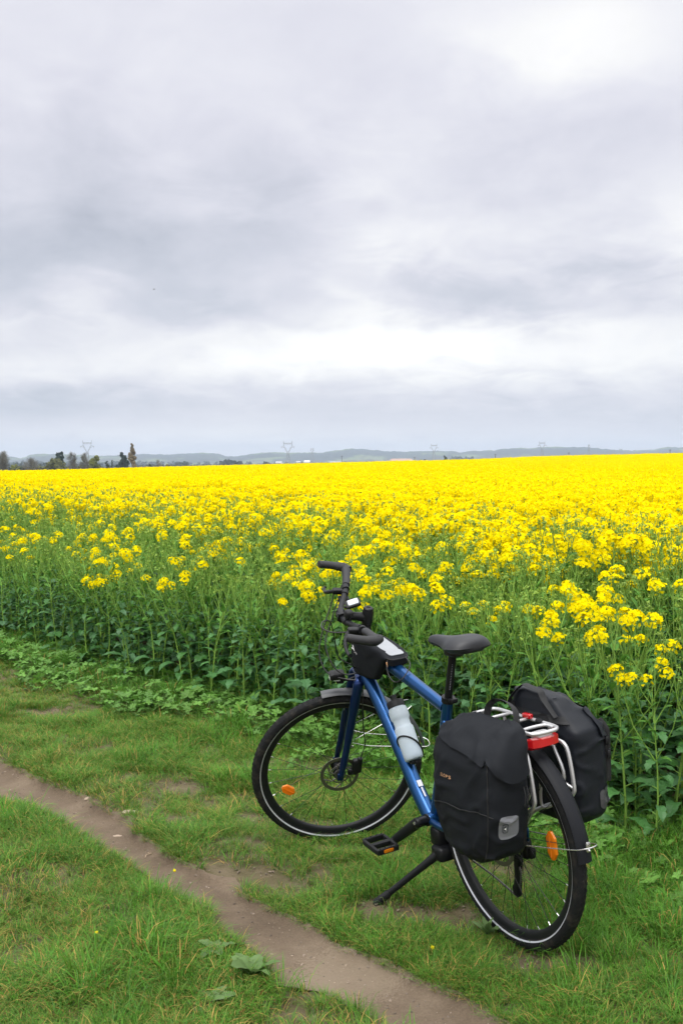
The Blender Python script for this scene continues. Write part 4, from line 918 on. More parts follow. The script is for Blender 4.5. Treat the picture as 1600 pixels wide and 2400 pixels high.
# rack
rk = MB(); Z = .750; rt = .0064
def bar(p, r=rt, n=5, k=10): rk.tube(spline(p, n) if len(p) > 2 else p, r, k)
outer = [(.104, .035, Z), (.095, .052, Z), (.06, .056, Z), (-.10, .056, Z), (-.19, .057, Z), (-.216, .049, Z), (-.224, .02, Z), (-.224, -.02, Z), (-.216, -.042, Z), (-.19, -.055, Z), (-.10, -.056, Z), (.06, -.056, Z), (.095, -.052, Z), (.104, -.035, Z)]
rk.tube(spline(outer + [outer[0]], 5), rt, 10)
inner = [(-.175, .050, Z), (-.160, .040, Z), (-.155, 0, Z), (-.160, -.038, Z), (-.175, -.046, Z), (-.198, -.046, Z - .001)]; bar(inner, .0055)
for x in (.022, -.068): bar([(x, -.055, Z - .001), (x, .055, Z - .001)], .0058)
for s in (-1, 1):
    bar([(-.15, s * .052, .700), (-.185, s * .068, .703), (-.212, s * .076, .690), (-.226, s * .078, .650), (-.238, s * .078, .575), (-.236, s * .077, .545), (-.205, s * .074, .515), (-.12, s * .070, .478), (-.04, s * .068, .430), (.0, s * .068, .372)])
    bar([(-.165, s * .055, .742), (-.178, s * .060, .680), (-.212, s * .064, .592), (-.150, s * .066, .490)], .0056)
    bar([(.060, s * .056, Z), (.045, s * .062, .60), (.012, s * .068, .385)], .0058)
    bar([(-.105, s * .057, .55), (-.10, s * .064, .47), (-.16, s * .07, .492)], .0052); bar([(.10, s * .045, Z), (.20, s * .035, .70), (.268, s * .026, .66)], .0048)
    bar([(-.238, s * .076, .56), (-.200, s * .060, .58)], .0052)
bar([(-.15, -.052, .700), (-.15, .052, .700)]); rk.rbox((-.195, 0, .735), (.022, .030, .010), r=.3)
rack = part(rk, 'rack', M_alu, None, None, 60)
b = MB(); zl = []
for y_, dx, hz in ((-.058, .016, .015), (-.050, .004, .019), (-.025, -.004, .018), (-.012, -.006, .016), (.012, -.006, .016), (.025, -.004, .018), (.050, .004, .019), (.058, .016, .015)):
    hz *= .88; y_ += .004; zl.append([(-.220 + dx, y_, .716 + hz), (-.208 + dx, y_, .716 + hz + .003), (-.194, y_, .716 + hz), (-.194, y_, .716 - hz), (-.212 + dx, y_, .716 - hz), (-.222 + dx, y_, .716 - hz * .5)])
b.loft(zl); rl = part(b, 'rear_light', M_red, rack, None, 25)
b = MB(); b.rbox((-.2155, .004, .7325), (.010, .022, .0026), r=.3); part(b, 'light_lens', mat('clear_red_lens', (.80, .20, .20), .1, coat=1), rl)
b = MB(); b.rbox((-.070, -.050, .760), (.020, .009, .008), r=.35); part(b, 'strap_clip', M_red, rack)
b = MB(); b.tube([(-.110, -.056, Z), (-.138, -.056, Z)], .0098, 14); part(b, 'rubber_sleeve', M_plast, rack)
# mudguards and stays
def guard(b, rad, a0, a1, n, w=.027, th=.0022):
    k = 11; t = np.linspace(-1, 1, k); o = [(rad - .011 * abs(x) ** 2.4, w * x) for x in t]; i = [(r_ - th, y_ * .95) for r_, y_ in o[::-1]]
    ringed(b, o + i, n, a0, a1)
b = MB(); guard(b, .372, -28, 174.5, 60, .0262); rg = part(b, 'mudguard', M_guard, None, wheel_fn(False), 60); rg['label'] = 'black rear mudguard'
b = MB(); b.tube(spline([(.0, .068, .36), (-.18, .055, .395), (-.345, .040, .430), (-.383, .026, .440), (-.392, 0, .442), (-.383, -.026, .440), (-.345, -.040, .430), (-.18, -.055, .395), (0, -.068, .36)], 5), .0019, 6)
b.rbox((-.3745, 0, .438), (.003, .007, .015), r=.3); b.ball((-.379, 0, .428), .004); part(b, 'stay', M_steelb, rg)
b = MB(); guard(b, .371, 74, 164, 36, .0265); guard_f = part(b, 'mudguard', M_guardf, None, wheel_fn(True), 60); guard_f['label'] = 'dark grey front mudguard'
b = MB()
for s in (-1, 1):
    b.tube(spline([(.016, s * .052, .155), (-.06, s * .046, .135), (-.20, s * .040, .125), (-.30, s * .034, .118)], 4), .0017, 6)
    b.tube(spline([(.016, s * .052, .165), (-.10, s * .044, .235), (-.19, s * .036, .290), (-.215, s * .026, .305)], 4), .0017, 6)
b.tube(spline([(-.30, .034, .118), (-.316, .02, .117), (-.320, 0, .116), (-.316, -.02, .117), (-.30, -.034, .118)], 4), .0017, 6)
part(b, 'stay', M_steelb, guard_f, SL)
# fork, steerer, stem
b = MB()
for s in (-1, 1):
    b.tube(spline([(.010, s * .036, .436), (.018, s * .048, .424), (.022, s * .052, .38), (.029, s * .053, .285), (.037, s * .054, .15), (.047, s * .056, .03), (.0525, s * .058, 0)], 4), [.020] * 4 + [.0205] * 4 + [.0195] * 4 + [.017] * 4 + [.0145] * 4 + [.012] * 4 + [.010], 14, up=(1, 0, 0), asp=.8)
    b.rbox((.052, s * .058, -.002), (.013, .0045, .016), r=.3)
b.tube([(.010, -.040, .434), (.006, 0, .442), (.010, .040, .434)], .021, 14); b.tube([(0, 0, .425), (0, 0, .444)], .024, 16)
fork = part(b, 'fork', M_blue_shade, None, SL, 60)
for s, zz in ((1, .285), (1, .215), (1, .147), (-1, .215), (-1, .17)):
    b = MB(); b.lathe((.006 + (.29 - zz) * .09, s * .066, zz), (-.35, s, 0), [(0, .0055), (.004, .0055), (.0045, .003)], 10); part(b, 'bolt', M_steelb, fork, SL)
b = MB(); b.rbox((-.012, .050, .045), (.020, .014, .030), r=.3); b.rbox((.004, .056, .020), (.020, .006, .012), r=.3); b.rbox((-.022, .056, .072), (.010, .010, .014), r=.3); part(b, 'brake_caliper', M_black, fork, SL)
b = MB(); b.tube(spline([(-.022, .058, .082), (-.034, .056, .15), (-.020, .060, .22), (-.004, .062, .34), (.0, .05, .43)], 5), .0023, 6); part(b, 'brake_hose', M_cable, fork, SL)
b = MB(); b.lathe((0, 0, .598), (0, 0, 1), [(0, .026), (.006, .027), (.012, .021), (.026, .020), (.027, .0205), (.048, .0205), (.049, .020), (.07, .020), (.072, .022), (.118, .022), (.122, .0195), (.131, .0195), (.134, .016), (.134, .008), (.1315, .007)], 24)
b.tube([(.010, 0, .69), (.05, 0, .694), (.088, 0, .696)], [.0185, .0165, .0185], 14); b.tube([(.102, -.024, .697), (.102, .024, .697)], .0205, 16)
for s in (-1, 1): b.tube([(.118, s * .016, .682), (.118, s * .016, .712)], .004, 8)
part(b, 'stem', M_black, None, SL, 40)
# handlebar with its controls, all turned with the fork
hb = [(.033, -.316, .757), (.052, -.20, .733), (.075, -.12, .712), (.096, -.055, .699), (.103, 0, .697), (.096, .055, .699), (.075, .12, .712), (.052, .20, .733), (.033, .316, .757)]
HBS = spline(hb, 6); b = MB(); b.tube(HBS, .0118, 14); bar_o = part(b, 'handlebar', M_black, None, SL, 60)
for s in (-1, 1):
    b = MB(); pts = [p for p in HBS if s * p[1] > .192]; pts = pts if s > 0 else pts[::-1]; k = len(pts)
    t = np.linspace(0, 1, k); b.tube(pts, .0165 + .0045 * smoothstep(.45, .9, t) - .001 * t, 14, up=(1, 0, 0), asp=.85)
    e = pts[-1]; b.tube(spline([e + V3(-.012, -s * .016, -.002), e + V3(.006, s * .004, .0), e + V3(.045, s * .010, .004), e + V3(.085, s * .010, .009), e + V3(.108, s * .006, .012), e + V3(.116, s * .004, .013)], 4), [.016] * 4 + [.0185] * 4 + [.0160] * 4 + [.0158] * 4 + [.0150] * 4 + [.004], 14)
    gr = part(b, 'grip', M_grip, bar_o, SL, 70); gr['label'] = 'near rubber grip with bar end' if s > 0 else 'far rubber grip with bar end'
    b = MB(); q = V3(.058, s * .182, .728); b.tube([q + V3(.001, s * .010, .003), q + V3(0, -s * .010, -.002)], .0165, 14); b.rbox(q + V3(.030, -s * .012, -.008), (.024, .014, .011), r=.35)
    b.tube(spline([q + V3(.045, -s * .014, -.008), q + V3(.062, s * .010, -.022), q + V3(.070, s * .050, -.042), q + V3(.066, s * .095, -.050), q + V3(.062, s * .108, -.048)], 4), [.008] * 8 + [.0065] * 8 + [.008], 8); lv = part(b, 'brake_lever', M_black, bar_o, SL, 50)
    b = MB(); q = V3(.064, s * .150, .720); b.tube([q + V3(.003, -s * .007, -.002), q + V3(-.003, s * .007, .002)], .015, 14); b.rbox(q + V3(.004, -s * .004, -.024), (.022, .017, .010), r=.35); b.tube([q + V3(.0, 0, -.03), q + V3(-.025, s * .006, -.034), q + V3(-.034, s * .016, -.033)], [.005, .0045, .006], 8); part(b, 'shifter', M_plast, bar_o, SL, 50)
b = MB(); q = V3(.076, .058, .712); b.tube([V3(.095, .050, .699), V3(.09, .066, .702)], .0165, 14); b.lathe(V3(.092, .058, .712), (-.15, .05, 1), [(0, .010), (.010, .012), (.012, .017), (.026, .018), (.032, .0165), (.036, .011), (.037, .003)], 20); part(b, 'bell', M_plast, bar_o, SL, 40)
b = MB(); cR = Matrix.Rotation(R_(20), 3, 'Y') @ Matrix.Rotation(R_(-8), 3, 'X'); b.rbox((.060, -.012, .742), (.030, .022, .008), cR, r=.35, n=20, e=7); b.tube([(.085, -.03, .715), (.070, -.02, .735)], .006, 8); b.tube([(.102, -.038, .698), (.100, -.026, .698)], .0165, 14); cp = part(b, 'bike_computer', M_plast, bar_o, SL, 40)
b = MB(); b.rbox(V3(.060, -.012, .742) + np.array(cR) @ V3(-.002, 0, .0082), (.021, .017, .0014), cR, r=.3, n=20, e=9); part(b, 'screen', M_screen, cp, SL, 40)
b = MB(); b.tube(spline([(.105, -.168, .715), (.118, -.15, .66), (.150, -.10, .58), (.165, -.05, .50), (.135, 0, .445), (.07, .03, .435), (.02, .05, .44)], 6), .0026, 7); b.tube(spline([(.09, -.15, .69), (.12, -.10, .62), (.145, -.05, .55), (.12, .01, .485), (.07, .03, .455), (.0, .035, .47)], 6), .0026, 7)
b.tube(spline([(.105, .168, .712), (.165, .145, .70), (.198, .12, .705), (.185, .06, .70), (.15, .02, .68), (.12, -.02, .60), (.09, -.03, .50), (.03, -.03, .46)], 6), .0026, 7); b.tube(spline([(.08, .15, .69), (.095, .13, .62), (.06, .10, .53), (.02, .06, .50)], 6), .0026, 7)
part(b, 'cables', M_cable, bar_o, SL, None)
b = MB(); b.rbox((.098, 0, .436), (.030, .022, .014), Matrix.Rotation(R_(8), 3, 'Y'), r=.35, n=18, e=6); b.tube([(.09, 0, .42), (.05, 0, .412), (.015, 0, .43)], .005, 8); b.rbox((.082, 0, .412), (.016, .010, .012), r=.3); hl = part(b, 'headlight', M_plast, None, SL, 35)
b = MB(); b.rbox((.122, 0, .428), (.006, .016, .009), r=.3); b.rbox((.098, .006, .4205), (.014, .012, .004), r=.3); part(b, 'lens', M_glass, hl, SL, 35)
# cranks, pedals, chain
def crank(s, end):
    b = MB(); a = BB + V3(0, s * .078, 0); e = BB + V3(end[0], s * .086, end[1]); d = e - a; d /= np.linalg.norm(d)
    b.lathe(BB + V3(0, s * .036, 0), (0, s, 0), [(0, .022), (.006, .022), (.007, .0175), (.034, .0185), (.050, .0185), (.053, .015)], 20)
    b.tube([a - d * .012, a + d * .02, a + d * .07, a + d * .14, e + d * .012], [.010, .0125, .012, .011, .0095], 14, up=(0, s, 0), asp=1.65)
    c = part(b, 'crank', M_black, None, None, 60); c['label'] = 'near crank pointing forward and down' if s > 0 else 'far crank'
    b = MB(); b.lathe(BB + V3(0, s * .0895, 0), (0, s, 0), [(0, .006), (.004, .006), (.0045, .003)], 10); part(b, 'crank_bolt', M_steelb, c)
    # cage pedal, tipped so that its near end hangs a little
    ctr = e + V3(0, s * .062, -.002); T = Matrix.Rotation(R_(-6), 3, 'Y'); P_ = MB(); hx, hy = .050, .042
    def box(c0, h): P_.rbox(ctr + np.array(T) @ V3(*c0), h, T, r=.25, n=12, e=8)
    for k in (-1, 1): box((k * hx, 0, 0), (.006, hy + .004, .011)); box((0, k * hy, 0), (hx, .006, .009))
    box((0, 0, 0), (.010, hy, .010)); P_.tube([e, ctr + V3(0, -s * hy, 0)], .008, 10)
    for k in (-1, 1):
        for j in (-.8, -.3, .3, .8): P_.tube([ctr + np.array(T) @ V3(k * hx, j * hy, .01), ctr + np.array(T) @ V3(k * hx, j * hy, .0145)], .0018, 6)
    pd = part(P_, 'pedal', M_plast, c, None, 40)
    for k in (-1, 1):
        b = MB(); b.rbox(ctr + np.array(T) @ V3(k * (hx + .0058), s * .0, 0), (.002, .020, .0065), T, r=.3, n=10); part(b, 'pedal_reflector', M_amber, c)
crank(1, (.152, -.106)); crank(-1, (-.152, .106))
b = MB(); ringed(b, [(.072, -.001), (.086, -.001), (.086, .001), (.072, .001)], 60); ringed(b, [(.052, .004), (.066, .004), (.066, .006), (.052, .006)], 60)
for k in range(5): t = 2 * np.pi * k / 5; b.tube([(.015 * math.cos(t), .002, .015 * math.sin(t)), (.076 * math.cos(t), .002, .076 * math.sin(t))], .006, 8)
part(b, 'chainring', M_black, None, lambda P: P + BB + V3(0, -.048, 0), 30)
b = MB(); JX, JZ = .030, .155                        # lower jockey wheel
def chain(p):
    S_ = spline(p, 8); b.tube(S_, .0032, 6, up=(0, 1, 0), asp=1.1)
    for i in range(0, len(S_), 1): b.ball(S_[i], (.0042, .004, .0042), 6, 4)
chain([BB + V3(.0, -.046, .086), (.22, -.042, .392), (.02, -.036, .397)]); chain([BB + V3(0, -.046, -.086), (.30, -.045, .180), (.16, -.044, .160), (JX, -.042, JZ - .022)]); chain([(JX - .012, -.042, JZ + .01), (.004, -.042, .225), (.030, -.040, .275), (.0, -.038, .31)])
part(b, 'chain', M_chain, None, None, None)
b = MB()
for (x, z) in ((JX, JZ), (.018, .262)): b.lathe((x, -.046, z), (0, 1, 0), [(0, .010), (.001, .022), (.007, .022), (.008, .010)], 16)
for y_ in (-.052, -.036): b.tube([(JX + .004, y_, JZ - .012), (.022, y_, .20), (.018, y_, .272)], [.013, .010, .014], 8, up=(1, 0, 0), asp=.2)
b.rbox((.005, -.068, .300), (.020, .014, .034), r=.35); b.rbox((-.012, -.074, .288), (.016, .012, .018), r=.35)
part(b, 'derailleur', M_black, None, None, 45)
b = MB(); b.rbox((-.030, .052, .405), (.022, .014, .026), r=.3); b.rbox((-.035, .060, .385), (.012, .010, .018), r=.3); b.tube(spline([(-.03, .056, .43), (-.075, .05, .445), (.0, .055, .52), (.14, .05, .60)], 5), .0025, 6); part(b, 'brake_caliper', M_black, frame, None, 40)
# kickstand
foot = np.array(BM.inverted() @ Vector((FOOT[0], FOOT[1], float(terrain(FOOT[0], FOOT[1]))))); piv = V3(.352, .052, .198)
b = MB(); b.rbox((.345, .03, .205), (.034, .034, .026), r=.35); b.rbox((.37, .02, .255), (.030, .030, .032), r=.3); dv = foot - piv; L = np.linalg.norm(dv); dv /= L
b.tube([piv - dv * .006, piv + dv * .04, piv + dv * .12, piv + dv * (L - .05), piv + dv * (L - .012)], [.0175, .0145, .0125, .0115, .0125], 12, up=(0, 0, 1), asp=.75)
ks = part(b, 'kickstand', M_black, None, None, 60)
b = MB(); b.tube([piv + dv * (L - .065), piv + dv * (L - .03), piv + dv * L, piv + dv * L + V3(.006, .006, 0)], [.0135, .016, .0165, .008], 12, up=(0, 0, 1), asp=.8); part(b, 'rubber_foot', M_plast, ks)
# bottle cage
BA, BT = V3(.540, 0, .484), V3(.655, 0, .692); bd = (BT - BA) / np.linalg.norm(BT - BA); bp_ = np.array([-bd[2], 0, bd[0]])
b = MB(); rc = .0385
cw = np.cross(bd, bp_); cw = cw * math.copysign(1, cw[1]); cage = []
for k in range(40):
    a = 2 * np.pi * k / 40; u1 = cw * .93 + bp_ * .36; u2 = -cw * .36 + bp_ * .93; cage.append(BA + bd * (.004 + .088 * (.5 + .5 * math.cos(a)) ** .8) + (u1 * math.cos(a) + u2 * math.sin(a)) * .0395)
b.tube(cage, .0034, 8, closed=True); b.tube(spline([BA + bd * .10 - bp_ * rc, BA + bd * .02 - bp_ * rc, BA - bd * .008 - bp_ * .02, BA - bd * .010 + bp_ * .012], 4), .0036, 8); b.rbox(BA - bd * .006, (.010, .022, .005), r=.3)
part(b, 'bottle_cage', M_plast, frame, None, None)
# maker's decal low on the down tube: a pale block and a line
b = MB(); t0 = V3(.5135, .0, .3635); dd_ = V3(.62, 0, .785); nn = V3(-.785, 0, .62)
for off, L_, w_ in ((.030, .012, .010), (-.004, .018, .0035)):
    b.add([t0 + dd_ * (off - L_) + nn * .0302 + V3(0, .004 - w_, 0), t0 + dd_ * (off + L_) + nn * .0302 + V3(0, .004 - w_, 0), t0 + dd_ * (off + L_) + nn * .0302 + V3(0, .004 + w_, 0), t0 + dd_ * (off - L_) + nn * .0302 + V3(0, .004 + w_, 0)], [(0, 1, 2, 3)])
part(b, 'decal', M_refl, frame, None, None)
# ------------------------------------------------------------------ luggage hung on the bicycle
M_cloth = mat('black_woven_fabric', (.0085, .0100, .0130), .7, var=.15, vscale=18, bump=.25, bscale=700, spec=.16)
M_cloth2 = mat('black_coated_fabric', (.0085, .0105, .0150), .5, var=.12, vscale=12, bump=.15, bscale=260, spec=.25)
M_web = mat('black_webbing', (.006, .0065, .0075), .7, var=.2, vscale=80, bump=.4, bscale=900)
M_patch = mat('grey_reflective_patch', (.135, .14, .155), .45, var=.06, vscale=60); M_patch2 = mat('dark_reflective_patch', (.050, .050, .055), .5, var=.1, vscale=60)
M_mark = mat('dark_print', (.015, .018, .022), .5, var=0); M_white = mat('white_print', (.75, .75, .75), .5, var=0); M_orange = mat('pale_orange_print', (.62, .34, .17), .6, var=0)
def bag_thing(name, base, label, cat):
    t = empty(name, BM @ Matrix.Translation(base), label, cat); t['_b'] = 0; del t['_b']; off = V3(*base)
    return t, (lambda P: P - off)
class Bag:
    """soft bag: rounded sections stacked up the height; side +1 hangs on the left of the rack, -1 on the right"""
    def __init__(s, secs, side, n=4.5, wr=.006, seed=0):
        S = np.array(secs, float); s.z, s.xf, s.xr, s.yi, s.yo = S.T; s.side = side; s.n = n; s.wr = wr; s.seed = seed; s.z0, s.z1 = s.z[0], s.z[-1]
        d = np.concatenate([[0], np.cumsum(np.hypot(np.diff(s.z), np.diff(s.yo)))]); s.v = d / d[-1]
    def vz(s, z): return float(np.interp(z, s.z, s.v))
    def raw(s, a, v):
        g_ = lambda q: float(np.interp(v, s.v, q)); xf, xr, yi, yo = g_(s.xf), g_(s.xr), g_(s.yi), g_(s.yo); cs, sn = math.cos(a), math.sin(a); e = 2 / s.n
        return V3((xf + xr) / 2 + (xf - xr) / 2 * math.copysign(abs(cs) ** e, cs), s.side * ((yo + yi) / 2 + (yo - yi) / 2 * math.copysign(abs(sn) ** e, sn)), g_(s.z))
    def pt(s, a, v, off=0.0):
        p = s.raw(a, v); h = .02; du = s.raw(a + h, v) - s.raw(a - h, v); v0, v1 = max(0, v - .015), min(1, v + .015); dv = s.raw(a, v1) - s.raw(a, v0)
        n = np.cross(du, dv) * s.side; L = np.linalg.norm(n); n = n / L if L > 1e-12 else V3(0, 0, 1)
        q = Vector((p[0] * 7, p[1] * 7, p[2] * 5 + s.seed)); w = mnoise.noise(q * 1.3) * .9 + mnoise.noise(Vector((p[0] * 22 + p[2] * 9, p[1] * 22, p[2] * 13 - p[0] * 8 + s.seed))) * .45
        r = 1 - abs(mnoise.noise(Vector((p[0] * 11 + p[2] * 11, p[1] * 11, p[2] * 9 - p[0] * 9 + 5 + s.seed)))); w += max(0, r - .82) * 3.2
        out = .3 + .7 * max(0.0, math.sin(a)) + .4 * abs(math.cos(a))
        return p + n * (w * s.wr * min(1.0, out) + off)
    def body(s, nu=84, nv=60):
        b = MB(); L = [[s.pt(2 * np.pi * i / nu * s.side, j / nv) for i in range(nu)] for j in range(nv + 1)]; b.loft(L); return b
    def sheet(s, a0, a1, vfun, nu, nv, off, vtop=1.0, th=.0025):
        b = MB(); top = []; 
        for k, o in ((0, off), (1, off - th)):
            for i in range(nu + 1):
                a = a0 + (a1 - a0) * i / nu; v0 = vfun(a)
                for j in range(nv + 1): top.append(s.pt(a, v0 + (vtop - v0) * j / nv, o + (.004 * (1 - j / nv) ** 3 if k == 0 else .001 * (1 - j / nv) ** 3)))
        m = (nu + 1) * (nv + 1); q = lambda i, j, k=0: k * m + i * (nv + 1) + j; Fc = []
        for i in range(nu):
            for j in range(nv): Fc += [(q(i, j), q(i + 1, j), q(i + 1, j + 1), q(i, j + 1))[::-1], (q(i, j, 1), q(i + 1, j, 1), q(i + 1, j + 1, 1), q(i, j + 1, 1))]
            Fc.append((q(i, 0), q(i + 1, 0), q(i + 1, 0, 1), q(i, 0, 1)))
        b.add(top, Fc); return b
    def decal(s, outline, ac, zc, off, ku=1.0):
        """flat outline (metres, x round the bag, y up) laid on the cloth"""
        b = MB(); vc = s.vz(zc); dv = (s.vz(zc + .02) - s.vz(zc - .02)) / .04; da = 1 / (np.linalg.norm(s.raw(ac + .05, vc) - s.raw(ac - .05, vc)) / .1)
        f = lambda x, y: s.pt(ac + x * da, min(1, max(0, vc + y * dv)), off); n = len(outline); R_n = 5; V = []
        for k in range(1, R_n + 1): V += [f(x * k / R_n, y * k / R_n) for x, y in outline]
        V.append(f(0, 0)); Fc = [(k * n + i, k * n + (i + 1) % n, (k + 1) * n + (i + 1) % n, (k + 1) * n + i) for k in range(R_n - 1) for i in range(n)] + [(R_n * n, i, (i + 1) % n) for i in range(n)]
        b.add(V, Fc); return b
    def decal_mesh(s, verts, faces, ac, zc, off):
        vc = s.vz(zc); dv = (s.vz(zc + .02) - s.vz(zc - .02)) / .04; da = 1 / (np.linalg.norm(s.raw(ac + .05, vc) - s.raw(ac - .05, vc)) / .1)
        b = MB(); b.add([s.pt(ac + x * da, vc + y * dv, off) for x, y in verts], faces); return b
def sq(w, h, n=5, k=40): a = 2 * np.pi * np.arange(k) / k; return [(w * math.copysign(abs(math.cos(t)) ** (2 / n), math.cos(t)), h * math.copysign(abs(math.sin(t)) ** (2 / n), math.sin(t))) for t in a]
def letters(txt, size):
    cu = bpy.data.curves.new('lettering', 'FONT'); cu.body = txt; cu.size = size; cu.align_x = 'CENTER'; cu.align_y = 'CENTER'; cu.space_character = 1.35; cu.fill_mode = 'FRONT'
    o = bpy.data.objects.new('lettering', cu); C.objects.link(o); bpy.context.view_layer.update(); me = o.to_mesh()
    v = [(p.co.x, p.co.y) for p in me.vertices]; f = [tuple(p.vertices) for p in me.polygons]; o.to_mesh_clear(); bpy.data.objects.remove(o); return v, f

# near pannier: folded flap, grey patch with a round-cornered emblem
LB = Bag([(.384, -.045, -.150, .115, .215), (.391, -.015, -.190, .098, .240), (.415, .010, -.226, .090, .258), (.46, .034, -.248, .088, .266), (.52, .050, -.260, .088, .271), (.60, .062, -.266, .088, .272), (.68, .064, -.266, .088, .260), (.725, .060, -.256, .088, .238), (.755, .040, -.242, .088, .198), (.775, .032, -.228, .088, .155), (.784, .020, -.208, .090, .120), (.787, .004, -.18, .094, .108)], 1, 3.8, .0120, 3)
lp, sub = bag_thing('pannier', (-.11, .18, .386), 'near black fabric pannier with folded flap and pale grey square patch, on the rack', 'bike bag')
LB.body().build('body', M_cloth, lp, 60, sub)
FL_A = np.radians([-120, -60, 0, 40, 80, 112, 126, 130, 150, 180, 215]); FL_Z = [.772, .765, .735, .735, .722, .700, .690, .706, .675, .640, .66]
LB.sheet(np.radians(-35), np.radians(127.5), lambda a: LB.vz(float(np.interp(a, FL_A, FL_Z))), 56, 12, .0045).build('flap', M_cloth, lp, 60, sub)
LB.sheet(np.radians(127), np.radians(212), lambda a: LB.vz(float(np.interp(a, FL_A[7:], FL_Z[7:])) + .004), 30, 12, .0085).build('flap', M_cloth, lp, 60, sub)
b = LB.decal(sq(.0235, .035, 4.0), np.radians(172), .514, .0035); pc = b.build('reflective_patch', M_patch, lp, None, sub)
b = LB.decal(sq(.0085, .0145, 4.5), np.radians(172), .514, .0050); em = b.build('emblem', M_mark, pc, None, sub)
b = LB.decal(sq(.0065, .0120, 4.5), np.radians(172), .514, .0058); b.build('emblem_field', M_patch, em, None, sub)
b = LB.decal_mesh([(x * .0050, y * .0075) for x, y in sq(1, 1, 2.6, 24)], [tuple(range(24))], np.radians(172), .514, .0066); b.build('emblem_disc', M_mark, em, None, sub)
b = LB.decal_mesh([(-.004, 0), (.003, .005), (.0015, 0), (.003, -.005)], [(0, 1, 2), (0, 2, 3)], np.radians(172), .514, .0074); b.build('emblem_arrow', M_white, em, None, sub)
v, f = letters('ELOPS', .0135); LB.decal_mesh([(x, y) for x, y in v], f, np.radians(84), .632, .0045).build('lettering', M_orange, lp, None, sub)
b = MB()                                            # piped seam where outer face and rear side meet, and one across the front pocket
b.tube([LB.pt(np.radians(133 + 6 * math.sin(t * 3)), LB.vz(.40 + .30 * t), .001) for t in np.linspace(0, 1, 30)], .0022, 6)
b.tube([LB.pt(np.radians(a_), LB.vz(.545 - .012 * math.sin(a_ / 25)), .0008) for a_ in np.linspace(18, 150, 36)], .0018, 6)
b.tube([LB.pt(np.radians(a_), LB.vz(.742), .003) for a_ in np.linspace(175, 270, 30)], .003, 6)
b.build('seam', M_web, lp, None, sub)
b = MB(); hp = spline([(-.045, .092, .775), (-.048, .082, .812), (-.068, .070, .832), (-.115, .066, .836), (-.160, .070, .822), (-.180, .080, .790), (-.182, .088, .760)], 5); b.tube(hp, .0145, 12, up=(0, 1, 0), asp=.12); b.build('handle', M_web, lp, 60, sub)
for k, (y_, L_) in enumerate(((.118, .050), (.130, .058), (.142, .052))):
    b = MB(); b.tube(spline([(-.272, y_, .625), (-.283, y_ + .003, .60), (-.281, y_ + .006, .575), (-.276, y_ + .002, .625 - L_)], 4), .0017, 5); b.ball((-.276, y_ + .002, .622 - L_), (.004, .004, .006), 6, 5); b.build('draw_cord', M_web, lp, None, sub)

# far pannier: roll top
RB = Bag([(.420, .05, -.180, .110, .205), (.428, .072, -.208, .098, .226), (.455, .084, -.230, .090, .240), (.55, .088, -.238, .088, .248), (.65, .088, -.238, .087, .248), (.695, .088, -.236, .086, .244), (.725, .086, -.230, .085, .235), (.752, .082, -.204, .085, .220), (.780, .076, -.178, .086, .200), (.803, .066, -.156, .088, .178), (.818, .054, -.138, .094, .158), (.826, .036, -.115, .102, .145)], -1, 4.0, .0125, 11)
rp, sub2 = bag_thing('pannier', (-.08, -.17, .42), 'black roll top pannier with buckle strap and dark patch, hung beside the crop', 'bike bag')
RB.body().build('body', M_cloth2, rp, 60, sub2)
RAD = np.radians
b = RB.sheet(RAD(-20), RAD(168), lambda a: RB.vz(.720 - .022 * math.sin(a) - .018 * max(0, -math.cos(a))), 60, 10, .007, RB.vz(.775)); b.build('roll_top', M_cloth2, rp, 60, sub2)
RB.sheet(RAD(-152), RAD(-42), lambda a: RB.vz(.745), 24, 3, .003, RB.vz(.768), .001).build('handle_base', M_web, rp, None, sub2)
b = MB(); b.tube(spline([RB.pt(RAD(-64), RB.vz(.765), .003), RB.pt(RAD(-64), RB.vz(.79), .02), V3(-.005, -.088, .842), V3(-.05, -.083, .845), V3(-.095, -.086, .838), V3(-.112, -.086, .815), RB.pt(RAD(-127), RB.vz(.765), .003)], 5), .0125, 12, up=(0, 1, 0), asp=.14); b.build('handle', M_web, rp, 60, sub2)
b = MB(); st = [RB.pt(RAD(140), RB.vz(z_), o_) for z_, o_ in ((.735, .012), (.71, .014), (.69, .010), (.64, .006), (.60, .005), (.56, .004), (.545, .003))]; b.tube(spline(st, 4), .0105, 10, up=(-.5, -.8, 0), asp=.22); sp = b.build('strap', M_web, rp, 60, sub2)
for z_ in (.675, .632):
    b = MB(); q = RB.pt(RAD(140), RB.vz(z_), .010); b.rbox(q, (.015, .006, .014), Matrix.Rotation(RAD(-40), 3, 'Z'), r=.3); b.build('buckle', M_plast, sp, 40, sub2)
b = RB.decal(sq(.030, .034, 5), RAD(151), .500, .0035); p2 = b.build('reflective_patch', M_patch2, rp, None, sub2)
b = RB.decal(sq(.012, .016, 4.5), RAD(151), .498, .005); e2 = b.build('emblem', M_mark, p2, None, sub2)
for y_ in (-.005, .005): RB.decal_mesh([(-.005, y_ - .0012), (.005, y_ - .0012), (.005, y_ + .0012), (-.005, y_ + .0012)], [(0, 1, 2, 3)], RAD(151), .498, .006).build('emblem_line', M_patch, e2, None, sub2)

